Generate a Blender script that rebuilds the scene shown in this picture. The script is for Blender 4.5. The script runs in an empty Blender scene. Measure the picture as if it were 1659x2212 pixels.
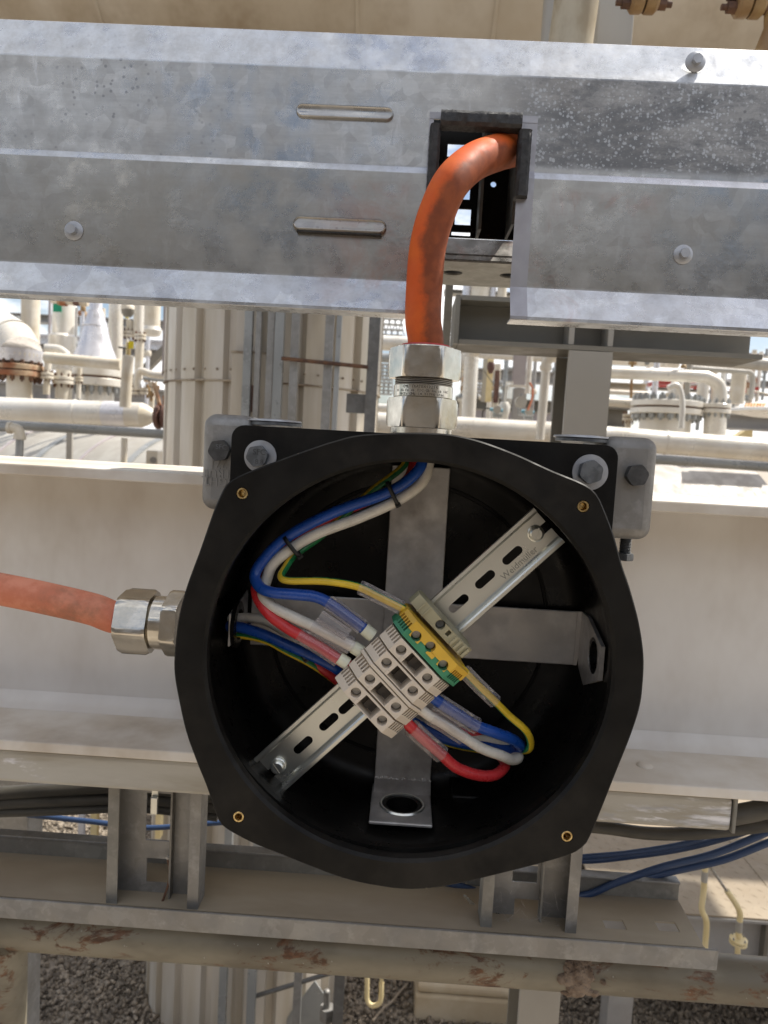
import bpy, bmesh, math, random
import numpy as np
from mathutils import Vector, Matrix, Euler
random.seed(7)
R = math.radians
S = bpy.context.scene
COL = S.collection

# ------------------------------------------------------------------ camera
YAW, PITCH, ROLL, F = 1.5, -5.0, 3.2, 1600.0
CAM = Vector((0, 0, 2.0))
RM = Matrix.Rotation(R(YAW), 3, 'Z') @ Matrix.Rotation(R(90 + PITCH), 3, 'X') @ Matrix.Rotation(R(ROLL), 3, 'Z')
cd = bpy.data.cameras.new('camera'); cam = bpy.data.objects.new('camera', cd); COL.objects.link(cam)
cam.matrix_world = Matrix.Translation(CAM) @ RM.to_4x4()
cd.sensor_fit = 'VERTICAL'; cd.sensor_height = 36; cd.lens = 36 * F / 2212
cd.clip_start = 0.02; cd.clip_end = 3000
cd.dof.use_dof = True; cd.dof.focus_distance = 0.54; cd.dof.aperture_fstop = 14.0
S.camera = cam
# ------------------------------------------------------------------ light
SUN_EL, SUN_AZ = 58.0, 66.0          # azimuth clockwise from +Y; 90 = from the right
w = bpy.data.worlds.new('World'); S.world = w; w.use_nodes = True
nt = w.node_tree; bg = nt.nodes['Background']
sky = nt.nodes.new('ShaderNodeTexSky'); sky.sky_type = 'NISHITA'; sky.sun_disc = False
sky.sun_elevation = R(SUN_EL); sky.sun_rotation = R(SUN_AZ); sky.air_density = 1.0; sky.dust_density = 2.5
tcw = nt.nodes.new('ShaderNodeTexCoord'); cn = nt.nodes.new('ShaderNodeTexNoise'); cn.inputs['Scale'].default_value = 3.2; cn.inputs['Detail'].default_value = 7; cn.inputs['Roughness'].default_value = .62
mpw = nt.nodes.new('ShaderNodeMapping'); mpw.inputs[3].default_value = (1, 1, 2.4)
nt.links.new(tcw.outputs['Generated'], mpw.inputs[0]); nt.links.new(mpw.outputs[0], cn.inputs['Vector'])
cr = nt.nodes.new('ShaderNodeMapRange'); cr.interpolation_type = 'SMOOTHSTEP'; nt.links.new(cn.outputs['Fac'], cr.inputs[0]); cr.inputs[1].default_value = .43; cr.inputs[2].default_value = .60
cm = nt.nodes.new('ShaderNodeMix'); cm.data_type = 'RGBA'; nt.links.new(cr.outputs[0], cm.inputs[0]); nt.links.new(sky.outputs[0], cm.inputs[6]); cm.inputs[7].default_value = (9.2, 9.1, 9.0, 1)
nt.links.new(cm.outputs[2], bg.inputs[0]); bg.inputs[1].default_value = 0.12
sd = bpy.data.lights.new('sun', 'SUN'); sd.energy = 5.0; sd.angle = R(0.5); sd.color = (1.0, .95, .86)
sun = bpy.data.objects.new('sun', sd); COL.objects.link(sun)
az, el = R(SUN_AZ), R(SUN_EL)
tosun = Vector((math.sin(az) * math.cos(el), math.cos(az) * math.cos(el), math.sin(el)))
sun.rotation_euler = tosun.to_track_quat('Z', 'Y').to_euler(); sun.location = tosun * 30
S.view_settings.view_transform = 'Standard'; S.view_settings.look = 'None'
S.view_settings.exposure = 0.5; S.view_settings.gamma = 1
S.render.engine = 'CYCLES'

# ------------------------------------------------------------------ placing helpers
def ray(px, py): return RM @ Vector(((px - 829.5) / F, -(py - 1106) / F, -1))
def P(px, py, Y): v = ray(px, py); return CAM + v * (Y / v.y)          # on the wall plane y = Y
def PZ(px, py, Z): v = ray(px, py); return CAM + v * ((Z - CAM.z) / v.z)  # on the level plane z = Z
def L(n, Y): return n * Y / F                                          # a length at distance Y

# ------------------------------------------------------------------ mesh helpers
class MB:
    def __init__(s, M=None): s.v = []; s.f = []; s.m = []; s.M = M; s.mi = 0
    def add(s, vs, fs, mi=None):
        o = len(s.v)
        for p in vs:
            p = Vector(p); s.v.append(s.M @ p if s.M else p)
        for i, f in enumerate(fs):
            s.f.append([a + o for a in f]); s.m.append(s.mi if mi is None else (mi[i] if isinstance(mi, list) else mi))
        return s
    def box(s, a, b):
        x0, y0, z0 = (min(a[i], b[i]) for i in range(3)); x1, y1, z1 = (max(a[i], b[i]) for i in range(3))
        return s.add([(x0,y0,z0),(x1,y0,z0),(x1,y1,z0),(x0,y1,z0),(x0,y0,z1),(x1,y0,z1),(x1,y1,z1),(x0,y1,z1)],
              [(0,3,2,1),(4,5,6,7),(0,1,5,4),(1,2,6,5),(2,3,7,6),(3,0,4,7)])
    def cbox(s, c, d): return s.box([c[i] - d[i] / 2 for i in range(3)], [c[i] + d[i] / 2 for i in range(3)])
    def prism(s, pts, ext):                     # closed polygon of 3D points swept by ext
        n = len(pts); pts = [Vector(p) for p in pts]; e = Vector(ext)
        nrm = Vector((0, 0, 0))
        for i in range(n): nrm += pts[i].cross(pts[(i + 1) % n])
        if nrm.dot(e) > 0: pts = pts[::-1]
        return s.add(pts + [p + e for p in pts], [list(range(n)), list(range(2 * n - 1, n - 1, -1))] +
              [((i + 1) % n, i, i + n, (i + 1) % n + n) for i in range(n)])
    def tube(s, pts, r, n=16, caps=True, split=None, twist=0, taper=None):
        pts = [Vector(p) for p in pts]; k = len(pts); rr = r if isinstance(r, (list, tuple)) else [r] * k
        t = [(pts[min(i + 1, k - 1)] - pts[max(i - 1, 0)]).normalized() for i in range(k)]
        up = Vector((0, 1, 0)) if abs(t[0].y) < .9 else Vector((1, 0, 0))
        a = (up - t[0] * up.dot(t[0])).normalized(); vs = []; fs = []; mi = []
        for i in range(k):
            a = (a - t[i] * a.dot(t[i])).normalized(); b = t[i].cross(a)
            for j in range(n):
                q = 2 * math.pi * j / n + twist * i / k
                vs.append(pts[i] + (a * math.cos(q) + b * math.sin(q)) * rr[i])
        for i in range(k - 1):
            for j in range(n):
                fs.append((i * n + j, i * n + (j + 1) % n, (i + 1) * n + (j + 1) % n, (i + 1) * n + j))
                mi.append((0 if j < n / 2 else 1) if split else s.mi)
        if caps:
            fs.append(list(range(n))[::-1]); fs.append([(k - 1) * n + j for j in range(n)]); mi += [s.mi, s.mi]
        return s.add(vs, fs, mi)
    def cyl(s, a, b, r, r2=None, n=24): return s.tube([a, b], [r, r if r2 is None else r2], n)
    def lathe(s, o, ax, prof, n=32, rf=None, closed=False):     # prof: (radius, distance along axis)
        o = Vector(o); ax = Vector(ax).normalized()
        up = Vector((0, 0, 1)) if abs(ax.z) < .9 else Vector((0, 1, 0))
        a = (up - ax * up.dot(ax)).normalized(); b = ax.cross(a); vs = []; fs = []
        for (r, d) in prof:
            for j in range(n):
                q = 2 * math.pi * j / n; rad = rf(q, r) if rf else r
                vs.append(o + ax * d + (a * math.cos(q) + b * math.sin(q)) * rad)
        k = len(prof)
        for i in range(k if closed else k - 1):
            i2 = (i + 1) % k
            for j in range(n): fs.append((i * n + j, i * n + (j + 1) % n, i2 * n + (j + 1) % n, i2 * n + j))
        if not closed:
            fs.append(list(range(n))[::-1]); fs.append([(k - 1) * n + j for j in range(n)])
        return s.add(vs, fs)
    def hexnut(s, o, ax, r, h, rot=0, n=72, ch=.93, hole=0):     # hexagon with chamfered corners, r = across flats / 2
        def rf(q, rr):
            m = ((q + rot) % (math.pi / 3)) - math.pi / 6
            return min(r / math.cos(m), rr)
        R_ = r / math.cos(math.pi / 6)
        prof = [(R_ * ch, 0), (R_, h * .13), (R_, h * .87), (R_ * ch, h)]
        if hole: return s.lathe(o, ax, [(hole, 0)] + prof + [(hole, h)], n, rf, closed=True)
        return s.lathe(o, ax, prof, n, rf)
    def dome(s, o, ax, r, h, n=20, k=5):
        return s.lathe(o, ax, [(r, -h * .4)] + [(r * math.cos(math.pi / 2 * i / k * .96), h * math.sin(math.pi / 2 * i / k)) for i in range(k + 1)], n)

def spline(pts, sub=8):
    p = [Vector(q) for q in pts]; out = []
    p = [p[0] * 2 - p[1]] + p + [p[-1] * 2 - p[-2]]
    for i in range(1, len(p) - 2):
        for j in range(sub):
            t = j / sub; a, b, c, d = p[i - 1], p[i], p[i + 1], p[i + 2]
            out.append(.5 * ((2 * b) + (c - a) * t + (2 * a - 5 * b + 4 * c - d) * t * t + (3 * b - a - 3 * c + d) * t ** 3))
    out.append(p[-2]); return out

def fin(me, mats, smooth=35):
    for m in (mats if isinstance(mats, (list, tuple)) else [mats]): me.materials.append(m)
    if smooth:
        me.shade_smooth(); me.set_sharp_from_angle(angle=R(smooth))
def rawmesh(mb, name='m'):
    me = bpy.data.meshes.new(name); me.from_pydata([tuple(v) for v in mb.v], [], mb.f)
    me.polygons.foreach_set('material_index', mb.m); me.update(); return me
def mk(name, mb, mats, parent=None, bevel=0, smooth=35, cut=None, fixn=False):
    me = rawmesh(mb, name)
    if fixn:
        b = bmesh.new(); b.from_mesh(me); bmesh.ops.recalc_face_normals(b, faces=b.faces); b.to_mesh(me); b.free()
    if cut is not None: me = boolcut(me, cut)
    n = len(me.vertices); co = np.empty(n * 3, 'f'); me.vertices.foreach_get('co', co); co = co.reshape(-1, 3)
    c = (co.min(0) + co.max(0)) / 2; me.vertices.foreach_set('co', (co - c).ravel()); me.update()
    fin(me, mats, smooth)
    o = bpy.data.objects.new(name, me); COL.objects.link(o); o.location = Vector([float(q) for q in c])
    if parent:
        o.parent = parent; o.matrix_parent_inverse = Matrix.Translation(-Vector(parent['_p']) )
    o['_p'] = tuple(o.location) if not parent else tuple(o.location)
    if bevel:
        md = o.modifiers.new('bevel', 'BEVEL'); md.width = bevel; md.segments = 2; md.limit_method = 'ANGLE'; md.angle_limit = R(40)
    return o
def boolcut(me, cutters):
    a = bpy.data.objects.new('t', me); COL.objects.link(a); tmp = []
    for c in (cutters if isinstance(cutters, list) else [cutters]):
        cm = rawmesh(c); b = bmesh.new(); b.from_mesh(cm); bmesh.ops.recalc_face_normals(b, faces=b.faces); b.to_mesh(cm); b.free()
        b = bpy.data.objects.new('c', cm); COL.objects.link(b); tmp.append(b)
        md = a.modifiers.new('b', 'BOOLEAN'); md.operation = 'DIFFERENCE'; md.object = b; md.solver = 'EXACT'
    dg = bpy.context.evaluated_depsgraph_get(); dg.update()
    out = bpy.data.meshes.new_from_object(a.evaluated_get(dg))
    for b in tmp: bpy.data.objects.remove(b)
    bpy.data.objects.remove(a); out.materials.clear(); return out
def tag(o, label=None, cat=None, group=None, kind=None):
    if label: o['label'] = label
    if cat: o['category'] = cat
    if group: o['group'] = group
    if kind: o['kind'] = kind
    return o
def thing(name, loc, label, cat, group=None):
    o = bpy.data.objects.new(name, None); COL.objects.link(o); o.location = loc; o.empty_display_size = .05
    o['_p'] = tuple(Vector(loc)); return tag(o, label, cat, group)
def lone(name, mb, mats, label, cat, group=None, **k): return tag(mk(name, mb, mats, **k), label, cat, group)
def textmesh(name, txt, size, mtx, mat, parent, depth=.0002):
    cu = bpy.data.curves.new('t', 'FONT'); cu.body = txt; cu.size = size; cu.extrude = depth; cu.align_x = 'CENTER'; cu.align_y = 'CENTER'
    cu.resolution_u = 3
    o = bpy.data.objects.new('t', cu); COL.objects.link(o)
    dg = bpy.context.evaluated_depsgraph_get(); dg.update()
    me = bpy.data.meshes.new_from_object(o.evaluated_get(dg)); bpy.data.objects.remove(o)
    me.transform(mtx); mb = MB(); mb.v = [v.co.copy() for v in me.vertices]; mb.f = [list(p.vertices) for p in me.polygons]; mb.m = [0] * len(mb.f)
    bpy.data.meshes.remove(me)
    return mk(name, mb, mat, parent, smooth=0)

# ------------------------------------------------------------------ materials
def newmat(name):
    m = bpy.data.materials.new(name); m.use_nodes = True; n = m.node_tree; b = n.nodes['Principled BSDF']; return m, n, b
def N(n, t, **kw):
    x = n.nodes.new(t)
    for k, v in kw.items(): setattr(x, k, v)
    return x
def coord(n, sc=(1, 1, 1)):
    g = N(n, 'ShaderNodeNewGeometry'); mp = N(n, 'ShaderNodeMapping'); mp.inputs[3].default_value = sc
    n.links.new(g.outputs['Position'], mp.inputs[0]); return mp.outputs[0]
def noise(n, vec, scale, detail=4, rough=.6, dist=0):
    t = N(n, 'ShaderNodeTexNoise'); t.inputs['Scale'].default_value = scale; t.inputs['Detail'].default_value = detail
    t.inputs['Roughness'].default_value = rough; t.inputs['Distortion'].default_value = dist
    n.links.new(vec, t.inputs['Vector']); return t.outputs['Fac']
def ramp(n, fac, a, b, lo=0., hi=1.):
    r = N(n, 'ShaderNodeMapRange'); r.clamp = True; r.interpolation_type = 'SMOOTHSTEP'
    n.links.new(fac, r.inputs[0])
    for i, v in enumerate((a, b, lo, hi)): r.inputs[1 + i].default_value = v
    return r.outputs[0]
def mixc(n, fac, a, b):
    m = N(n, 'ShaderNodeMix', data_type='RGBA')
    if isinstance(fac, float): m.inputs[0].default_value = fac
    else: n.links.new(fac, m.inputs[0])
    for i, c in ((6, a), (7, b)):
        if isinstance(c, tuple): m.inputs[i].default_value = (*c, 1)
        else: n.links.new(c, m.inputs[i])
    return m.outputs[2]
def mul(n, a, b):
    m = N(n, 'ShaderNodeMath', operation='MULTIPLY')
    for i, v in enumerate((a, b)):
        if isinstance(v, float): m.inputs[i].default_value = v
        else: n.links.new(v, m.inputs[i])
    return m.outputs[0]
def bump(n, b, h, st=.3, d=.001):
    x = N(n, 'ShaderNodeBump'); x.inputs['Strength'].default_value = st; x.inputs['Distance'].default_value = d
    n.links.new(h, x.inputs['Height']); n.links.new(x.outputs[0], b.inputs['Normal'])
def basic(name, c, rough=.5, metal=0., c2=None, sc=20, bmp=.0, bsc=200, rust=None, dirt=None, rustsc=9, str_=(1, 1, 1), lo=.38, hi=.62, spec=.5, bd=.001, rr=.12):
    m, n, b = newmat(name); v = coord(n, str_)
    b.inputs['Roughness'].default_value = rough; b.inputs['Metallic'].default_value = metal; b.inputs['Specular IOR Level'].default_value = spec
    col = mixc(n, ramp(n, noise(n, v, sc), lo, hi), c, c2 or tuple(x * .82 for x in c))
    if dirt:
        f = mul(n, ramp(n, noise(n, v, sc * .35, 6, .7), .45, .75), dirt[1]); col = mixc(n, f, col, dirt[0])
    if rust:
        f = ramp(n, noise(n, v, rustsc, 8, .72, .5), rust[1], rust[1] + .08); col = mixc(n, f, col, mixc(n, ramp(n, noise(n, v, rustsc * 5), .35, .65), rust[0], tuple(x * .45 for x in rust[0])))
        if metal:
            n.links.new(mul(n, ramp(n, f, 0., 1., 1., .1), float(metal)), b.inputs['Metallic'])
    n.links.new(col, b.inputs['Base Color'])
    n.links.new(ramp(n, noise(n, v, sc * 2.3, 5), .3, .7, max(.03, rough - rr), min(1, rough + rr)), b.inputs['Roughness'])
    if bmp: bump(n, b, noise(n, v, bsc, 3), bmp, bd)
    return m

def zt_r(y): return P(830, y, .598).z
def galv(name, base=.42, tint=(1.0, .99, .965), metal=.75, rough=.42, spsc=60, spots=True, stainx=False, dirty=0.25, white=False, contrast=1.):
    m, n, b = newmat(name); v = coord(n, (1, 1, 1.0))
    vo = N(n, 'ShaderNodeTexVoronoi'); vo.inputs['Scale'].default_value = spsc; vo.inputs['Randomness'].default_value = 1
    d = N(n, 'ShaderNodeVectorMath', operation='ADD'); nz = N(n, 'ShaderNodeTexNoise'); nz.inputs['Scale'].default_value = 40; n.links.new(v, nz.inputs['Vector'])
    sc = N(n, 'ShaderNodeVectorMath', operation='SCALE'); sc.inputs[3].default_value = .02; n.links.new(nz.outputs['Color'], sc.inputs[0])
    n.links.new(v, d.inputs[0]); n.links.new(sc.outputs[0], d.inputs[1]); n.links.new(d.outputs[0], vo.inputs['Vector'])
    sx = N(n, 'ShaderNodeSeparateColor'); n.links.new(vo.outputs['Color'], sx.inputs[0])
    lo = tuple(base * (1 - .13 * contrast) * t for t in tint); hi = tuple(base * (1 + .10 * contrast) * t for t in tint)
    col = mixc(n, sx.outputs[0], lo, hi)
    cloud = ramp(n, noise(n, v, 7, 9, .72, .3), .35, .68)
    col = mixc(n, mul(n, cloud, dirty), col, (base * .72, base * .66, base * .58))
    col = mixc(n, mul(n, ramp(n, noise(n, v, 60, 6, .7), .5, .68), .35), col, tuple(min(.9, base * 1.5 * t) for t in tint))
    rg = ramp(n, noise(n, v, 35, 5), .3, .7, rough - .1, rough + .14)
    if spots:
        sp = N(n, 'ShaderNodeTexVoronoi'); sp.inputs['Scale'].default_value = 210; n.links.new(v, sp.inputs['Vector'])
        s1 = ramp(n, sp.outputs['Distance'], .16, .34, 1., 0.)
        s2 = ramp(n, noise(n, v, 8, 6, .7), .48, .64)
        sp2 = N(n, 'ShaderNodeSeparateColor'); n.links.new(sp.outputs['Color'], sp2.inputs[0])
        s3 = ramp(n, sp2.outputs[1], .45, .55)
        col = mixc(n, mul(n, mul(n, mul(n, s1, s2), s3), .75), col, (base * .38, base * .38, base * .40))
    if stainx:
        st_ = ramp(n, noise(n, coord(n, (.35, 1, 5.)), 26, 7, .72), .32, .68); col = mixc(n, mul(n, st_, .38), col, tuple(base * .62 * t for t in tint))
        st2 = ramp(n, noise(n, coord(n, (2.2, 1, .5)), 30, 6, .75), .55, .72); col = mixc(n, mul(n, st2, .35), col, tuple(base * 1.6 * t for t in (1, 1, 1.02)))
        g0 = N(n, 'ShaderNodeNewGeometry'); s0 = N(n, 'ShaderNodeSeparateXYZ'); n.links.new(g0.outputs['Position'], s0.inputs[0])
        lowf = mul(n, ramp(n, s0.outputs[2], zt_r(604), zt_r(596)), ramp(n, s0.outputs[2], zt_r(380), zt_r(372), 1., 0.))
        lowf = mul(n, ramp(n, s0.outputs[2], zt_r(608), zt_r(600)), ramp(n, s0.outputs[2], zt_r(374), zt_r(370), 1., 0.))
        col = mixc(n, mul(n, lowf, ramp(n, cloud, 0., 1., .45, .75)), col, (base * .66, base * .62, base * .54))
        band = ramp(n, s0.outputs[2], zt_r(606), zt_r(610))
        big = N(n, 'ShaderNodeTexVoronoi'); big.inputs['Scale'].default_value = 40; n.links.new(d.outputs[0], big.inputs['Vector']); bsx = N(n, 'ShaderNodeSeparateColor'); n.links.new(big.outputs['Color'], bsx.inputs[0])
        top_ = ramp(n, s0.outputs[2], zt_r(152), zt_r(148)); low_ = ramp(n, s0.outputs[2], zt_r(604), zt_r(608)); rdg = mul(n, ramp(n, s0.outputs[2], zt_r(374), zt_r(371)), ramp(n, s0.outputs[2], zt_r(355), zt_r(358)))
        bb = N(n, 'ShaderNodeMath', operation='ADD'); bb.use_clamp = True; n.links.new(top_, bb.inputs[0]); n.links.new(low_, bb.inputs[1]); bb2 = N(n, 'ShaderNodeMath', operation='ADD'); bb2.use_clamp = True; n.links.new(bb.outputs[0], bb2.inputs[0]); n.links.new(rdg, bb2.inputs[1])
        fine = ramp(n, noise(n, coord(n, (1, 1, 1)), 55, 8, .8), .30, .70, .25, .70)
        col = mixc(n, mul(n, bb2.outputs[0], fine), col, (.70, .73, .77))  # sky reflection painted blue-white into the sloped bands and ridge
        flatm = ramp(n, bb2.outputs[0], 0., 1., 1., 0.); grit = ramp(n, noise(n, coord(n, (1, 1, 1)), 120, 5, .8), .42, .62, 0., .18); col = mixc(n, mul(n, flatm, grit), col, (base * .5, base * .48, base * .44))
        col = mixc(n, mul(n, band, ramp(n, bsx.outputs[1], .50, .62, .0, .28)), col, (base * .70, base * .70, base * .74))
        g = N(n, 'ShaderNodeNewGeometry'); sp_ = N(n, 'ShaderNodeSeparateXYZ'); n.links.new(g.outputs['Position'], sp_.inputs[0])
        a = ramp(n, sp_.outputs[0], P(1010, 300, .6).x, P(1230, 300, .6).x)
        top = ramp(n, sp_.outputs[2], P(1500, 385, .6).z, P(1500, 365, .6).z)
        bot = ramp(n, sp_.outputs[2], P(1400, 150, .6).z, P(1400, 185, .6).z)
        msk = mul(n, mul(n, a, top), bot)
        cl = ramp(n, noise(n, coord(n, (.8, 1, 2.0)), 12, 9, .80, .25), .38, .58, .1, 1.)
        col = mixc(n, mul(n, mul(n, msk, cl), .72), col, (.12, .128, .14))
        wn_ = N(n, 'ShaderNodeTexNoise'); wn_.inputs['Scale'].default_value = 260; n.links.new(v, wn_.inputs['Vector']); wsc = N(n, 'ShaderNodeVectorMath', operation='SCALE'); wsc.inputs[3].default_value = .0035; n.links.new(wn_.outputs['Color'], wsc.inputs[0])
        wad = N(n, 'ShaderNodeVectorMath', operation='ADD'); n.links.new(v, wad.inputs[0]); n.links.new(wsc.outputs[0], wad.inputs[1]); wdv = wad.outputs[0]
        wsp = N(n, 'ShaderNodeTexVoronoi'); wsp.inputs['Scale'].default_value = 360; n.links.new(wdv, wsp.inputs['Vector'])
        wsz = N(n, 'ShaderNodeSeparateColor'); n.links.new(wsp.outputs['Color'], wsz.inputs[0]); wd_ = N(n, 'ShaderNodeMath', operation='DIVIDE'); n.links.new(wsp.outputs['Distance'], wd_.inputs[0]); n.links.new(ramp(n, wsz.outputs[0], 0., 1., .25, 1.3), wd_.inputs[1])
        ws = mul(n, ramp(n, wd_.outputs[0], .22, .5, 1., 0.), ramp(n, noise(n, v, 30, 6, .75), .40, .52))
        col = mixc(n, mul(n, mul(n, ws, msk), .62), col, (.60, .62, .64))
        # reddish clay bloom round the cable opening
        rb = mul(n, ramp(n, noise(n, v, 16, 6, .7, .8), .46, .66), ramp(n, sp_.outputs[2], P(1000, 395, .6).z, P(1000, 420, .6).z))
        r2 = mul(n, ramp(n, sp_.outputs[0], P(640, 480, .6).x, P(820, 480, .6).x), ramp(n, sp_.outputs[0], P(1300, 480, .6).x, P(1500, 480, .6).x, 1., 0.))
        col = mixc(n, mul(n, mul(n, rb, r2), .42), col, (.34, .17, .13))
        rg2 = N(n, 'ShaderNodeMix', data_type='FLOAT'); n.links.new(msk, rg2.inputs[0]); n.links.new(rg, rg2.inputs[2]); rg2.inputs[3].default_value = .6; rg = rg2.outputs[0]
    n.links.new(col, b.inputs['Base Color']); n.links.new(rg, b.inputs['Roughness']); b.inputs['Metallic'].default_value = metal
    bump(n, b, noise(n, v, 180, 4), .12, .0006)
    return m

M = {}
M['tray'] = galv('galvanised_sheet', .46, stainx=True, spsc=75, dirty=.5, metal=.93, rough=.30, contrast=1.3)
M['galv'] = galv('galvanised_steel', .28, spsc=55, spots=False, dirty=.55, metal=.5, rough=.5)
M['galv_dusty'] = galv('dusty_galvanised', .25, tint=(1.03, 1, .90), spsc=70, spots=False, dirty=.8, metal=.35, rough=.6)
M['galv_cast'] = galv('hot_dip_casting', .26, spsc=90, spots=False, dirty=.5, metal=.55, rough=.52, contrast=.6)
M['galv_dark'] = galv('inner_tray_steel', .16, spsc=60, spots=False, dirty=.6, metal=.5, rough=.5)
M['filed'] = basic('filed_zinc_edge', (.36, .355, .375), .4, .6, c2=(.33, .325, .345), sc=40)
M['black'] = basic('black_enclosure', (.0045, .0042, .0038), .5, c2=(.009, .0083, .0073), sc=24, dirt=((.034, .030, .025), .55), bmp=.15, bsc=900, bd=.0002, spec=.17)
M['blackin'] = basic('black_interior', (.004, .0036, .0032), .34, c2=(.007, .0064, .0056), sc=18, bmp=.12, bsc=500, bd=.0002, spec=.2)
M['rubber'] = basic('black_rubber', (.014, .014, .015), .62, c2=(.03, .03, .03), sc=140, bmp=.6, bsc=380, bd=.0008)
M['stainless'] = basic('brushed_stainless', (.64, .62, .59), .5, .7, c2=(.48, .46, .44), sc=22, dirt=((.13, .10, .08), .6), bmp=.05, bsc=900)
M['zinc'] = basic('bright_zinc', (.72, .72, .66), .29, .88, c2=(.69, .69, .635), sc=12, rr=.02)
M['zincmark'] = basic('pressed_letters', (.36, .37, .34), .4, .9)
M['nickel'] = basic('nickel_brass', (.62, .585, .52), .20, .97, c2=(.50, .47, .41), sc=45, dirt=((.35, .30, .23), .4), bmp=.08, bsc=350, bd=.0005, rr=.07)
M['nickdark'] = basic('gland_thread', (.50, .46, .40), .35, .95)
M['ink'] = basic('engraving', (.06, .05, .04), .6)
M['brass'] = basic('brass', (.72, .56, .28), .25, 1., c2=(.35, .25, .12), sc=300)
M['orange'] = basic('orange_cable', (.62, .125, .022), .62, c2=(.56, .095, .02), sc=26, spec=.22, dirt=((.26, .075, .03), .7), bmp=.12, bsc=90)
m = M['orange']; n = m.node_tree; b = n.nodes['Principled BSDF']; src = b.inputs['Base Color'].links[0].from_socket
atn = N(n, 'ShaderNodeAttribute'); atn.attribute_name = 'inner_side'; vv_ = coord(n)
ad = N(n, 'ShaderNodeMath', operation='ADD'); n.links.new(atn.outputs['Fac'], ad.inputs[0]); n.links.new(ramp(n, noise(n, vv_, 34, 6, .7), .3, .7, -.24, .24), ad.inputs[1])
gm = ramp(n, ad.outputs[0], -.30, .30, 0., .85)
n.links.new(mixc(n, gm, src, mixc(n, ramp(n, noise(n, vv_, 90, 4), .35, .65), (.115, .042, .024), (.20, .065, .03))), b.inputs['Base Color'])  # browner and darker towards the inner side of the bend
M['salmon'] = basic('faded_orange_cable', (.64, .25, .155), .62, c2=(.56, .19, .11), sc=55, spec=.25, dirt=((.22, .13, .085), .85), bmp=.12, bsc=120)
M['redring'] = basic('red_seal', (.45, .025, .02), .4)
def ins(name, c, r=.33, dirt=.35): return basic(name, c, r, c2=tuple(x * .88 for x in c), sc=60, dirt=((c[0] * .4, c[1] * .4, c[2] * .38), dirt), bmp=.05, bsc=200)
M['blue'] = ins('blue_insulation', (.010, .065, .33)); M['white'] = ins('white_insulation', (.70, .66, .58), dirt=.3)
M['red'] = ins('red_insulation', (.60, .035, .04)); M['green'] = ins('green_insulation', (.015, .20, .06)); M['yellow'] = ins('yellow_insulation', (.72, .50, .03))
M['terminal'] = basic('terminal_plastic', (.62, .54, .44), .5, c2=(.585, .51, .415), sc=60)
M['termdark'] = basic('terminal_inside', (.10, .085, .07), .5)
M['tgreen'] = basic('green_plastic', (.05, .25, .13), .42); M['tyellow'] = basic('yellow_plastic', (.68, .42, .045), .42)
M['beige'] = basic('beige_plastic', (.43, .39, .25), .5)
M['ferrule'] = basic('pale_ferrule', (.66, .66, .52), .45)
M['tie'] = basic('black_nylon', (.01, .01, .01), .4)
M['screw'] = basic('terminal_screw', (.45, .43, .40), .35, .9)
M['bolt'] = basic('dull_zinc_bolt', (.17, .18, .19), .48, .6, c2=(.11, .115, .12), sc=120, bmp=.1, bsc=500)
M['boltdark'] = basic('dark_bolt', (.085, .085, .085), .5, .5, c2=(.055, .055, .055), sc=120)
M['washer'] = basic('grey_washer', (.42, .43, .45), .42, .5, c2=(.36, .37, .39), sc=60)
M['beam'] = basic('white_painted_beam', (.70, .67, .64), .40, c2=(.75, .73, .70), sc=7, dirt=((.36, .29, .21), .55), rust=((.16, .05, .03), .745), rustsc=22, bmp=.08, bsc=60, bd=.002, str_=(1, 1, .55))
M['flange'] = basic('white_flange_dusty', (.74, .705, .65), .5, c2=(.62, .56, .48), sc=9, dirt=((.30, .22, .14), .6), rust=((.22, .07, .03), .70), rustsc=26, bmp=.1, bsc=90)
M['greybar'] = basic('grey_strut', (.36, .33, .27), .55, c2=(.45, .43, .38), sc=14, dirt=((.17, .13, .09), .5), bmp=.15, bsc=90, rust=((.78, .77, .78), .565), rustsc=9, str_=(.45, 1, 2.2))
M['rustpipe'] = basic('weathered_pipe', (.245, .22, .165), .5, c2=(.155, .135, .10), metal=.1, sc=14, rust=((.16, .075, .035), .545), rustsc=34, bmp=.2, bsc=120, dirt=((.14, .11, .07), .6), str_=(.45, 1, 1))
M['dustfloor'] = basic('dusty_tray_floor', (.29, .24, .175), .7, c2=(.35, .30, .225), sc=8, dirt=((.19, .14, .085), .8), str_=(.4, 1, 1), bmp=.1, bsc=50)
M['clad'] = basic('cladding', (.50, .445, .36), .40, metal=.25, c2=(.60, .56, .50), sc=9, dirt=((.34, .26, .17), .5), str_=(1, 1, .12), rust=((.22, .10, .04), .735), rustsc=16)
M['light_block'] = basic('light_block_sheeting', (.20, .175, .15), .55, c2=(.16, .14, .12), sc=3)
M['cladrust'] = basic('rusty_rim', (.15, .10, .065), .8, c2=(.42, .36, .28), sc=14)
M['wpipe'] = basic('pale_insulated_pipe', (.76, .74, .69), .33, metal=.2, c2=(.66, .62, .55), sc=3, dirt=((.45, .36, .25), .35), str_=(1, 1, .6))
M['wtank'] = basic('white_tank', (.40, .385, .35), .55, c2=(.33, .31, .275), sc=2, dirt=((.25, .22, .18), .5), str_=(2, 2, .4))
M['alu'] = basic('silver_cladding', (.62, .62, .66), .33, metal=.5, c2=(.72, .72, .76), sc=5)
M['cream'] = basic('cream_pipe', (.68, .64, .56), .45, c2=(.60, .54, .43), sc=6, dirt=((.36, .25, .14), .45))
M['rust'] = basic('rusty_flange', (.26, .09, .035), .8, c2=(.48, .36, .24), sc=9)
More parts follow.
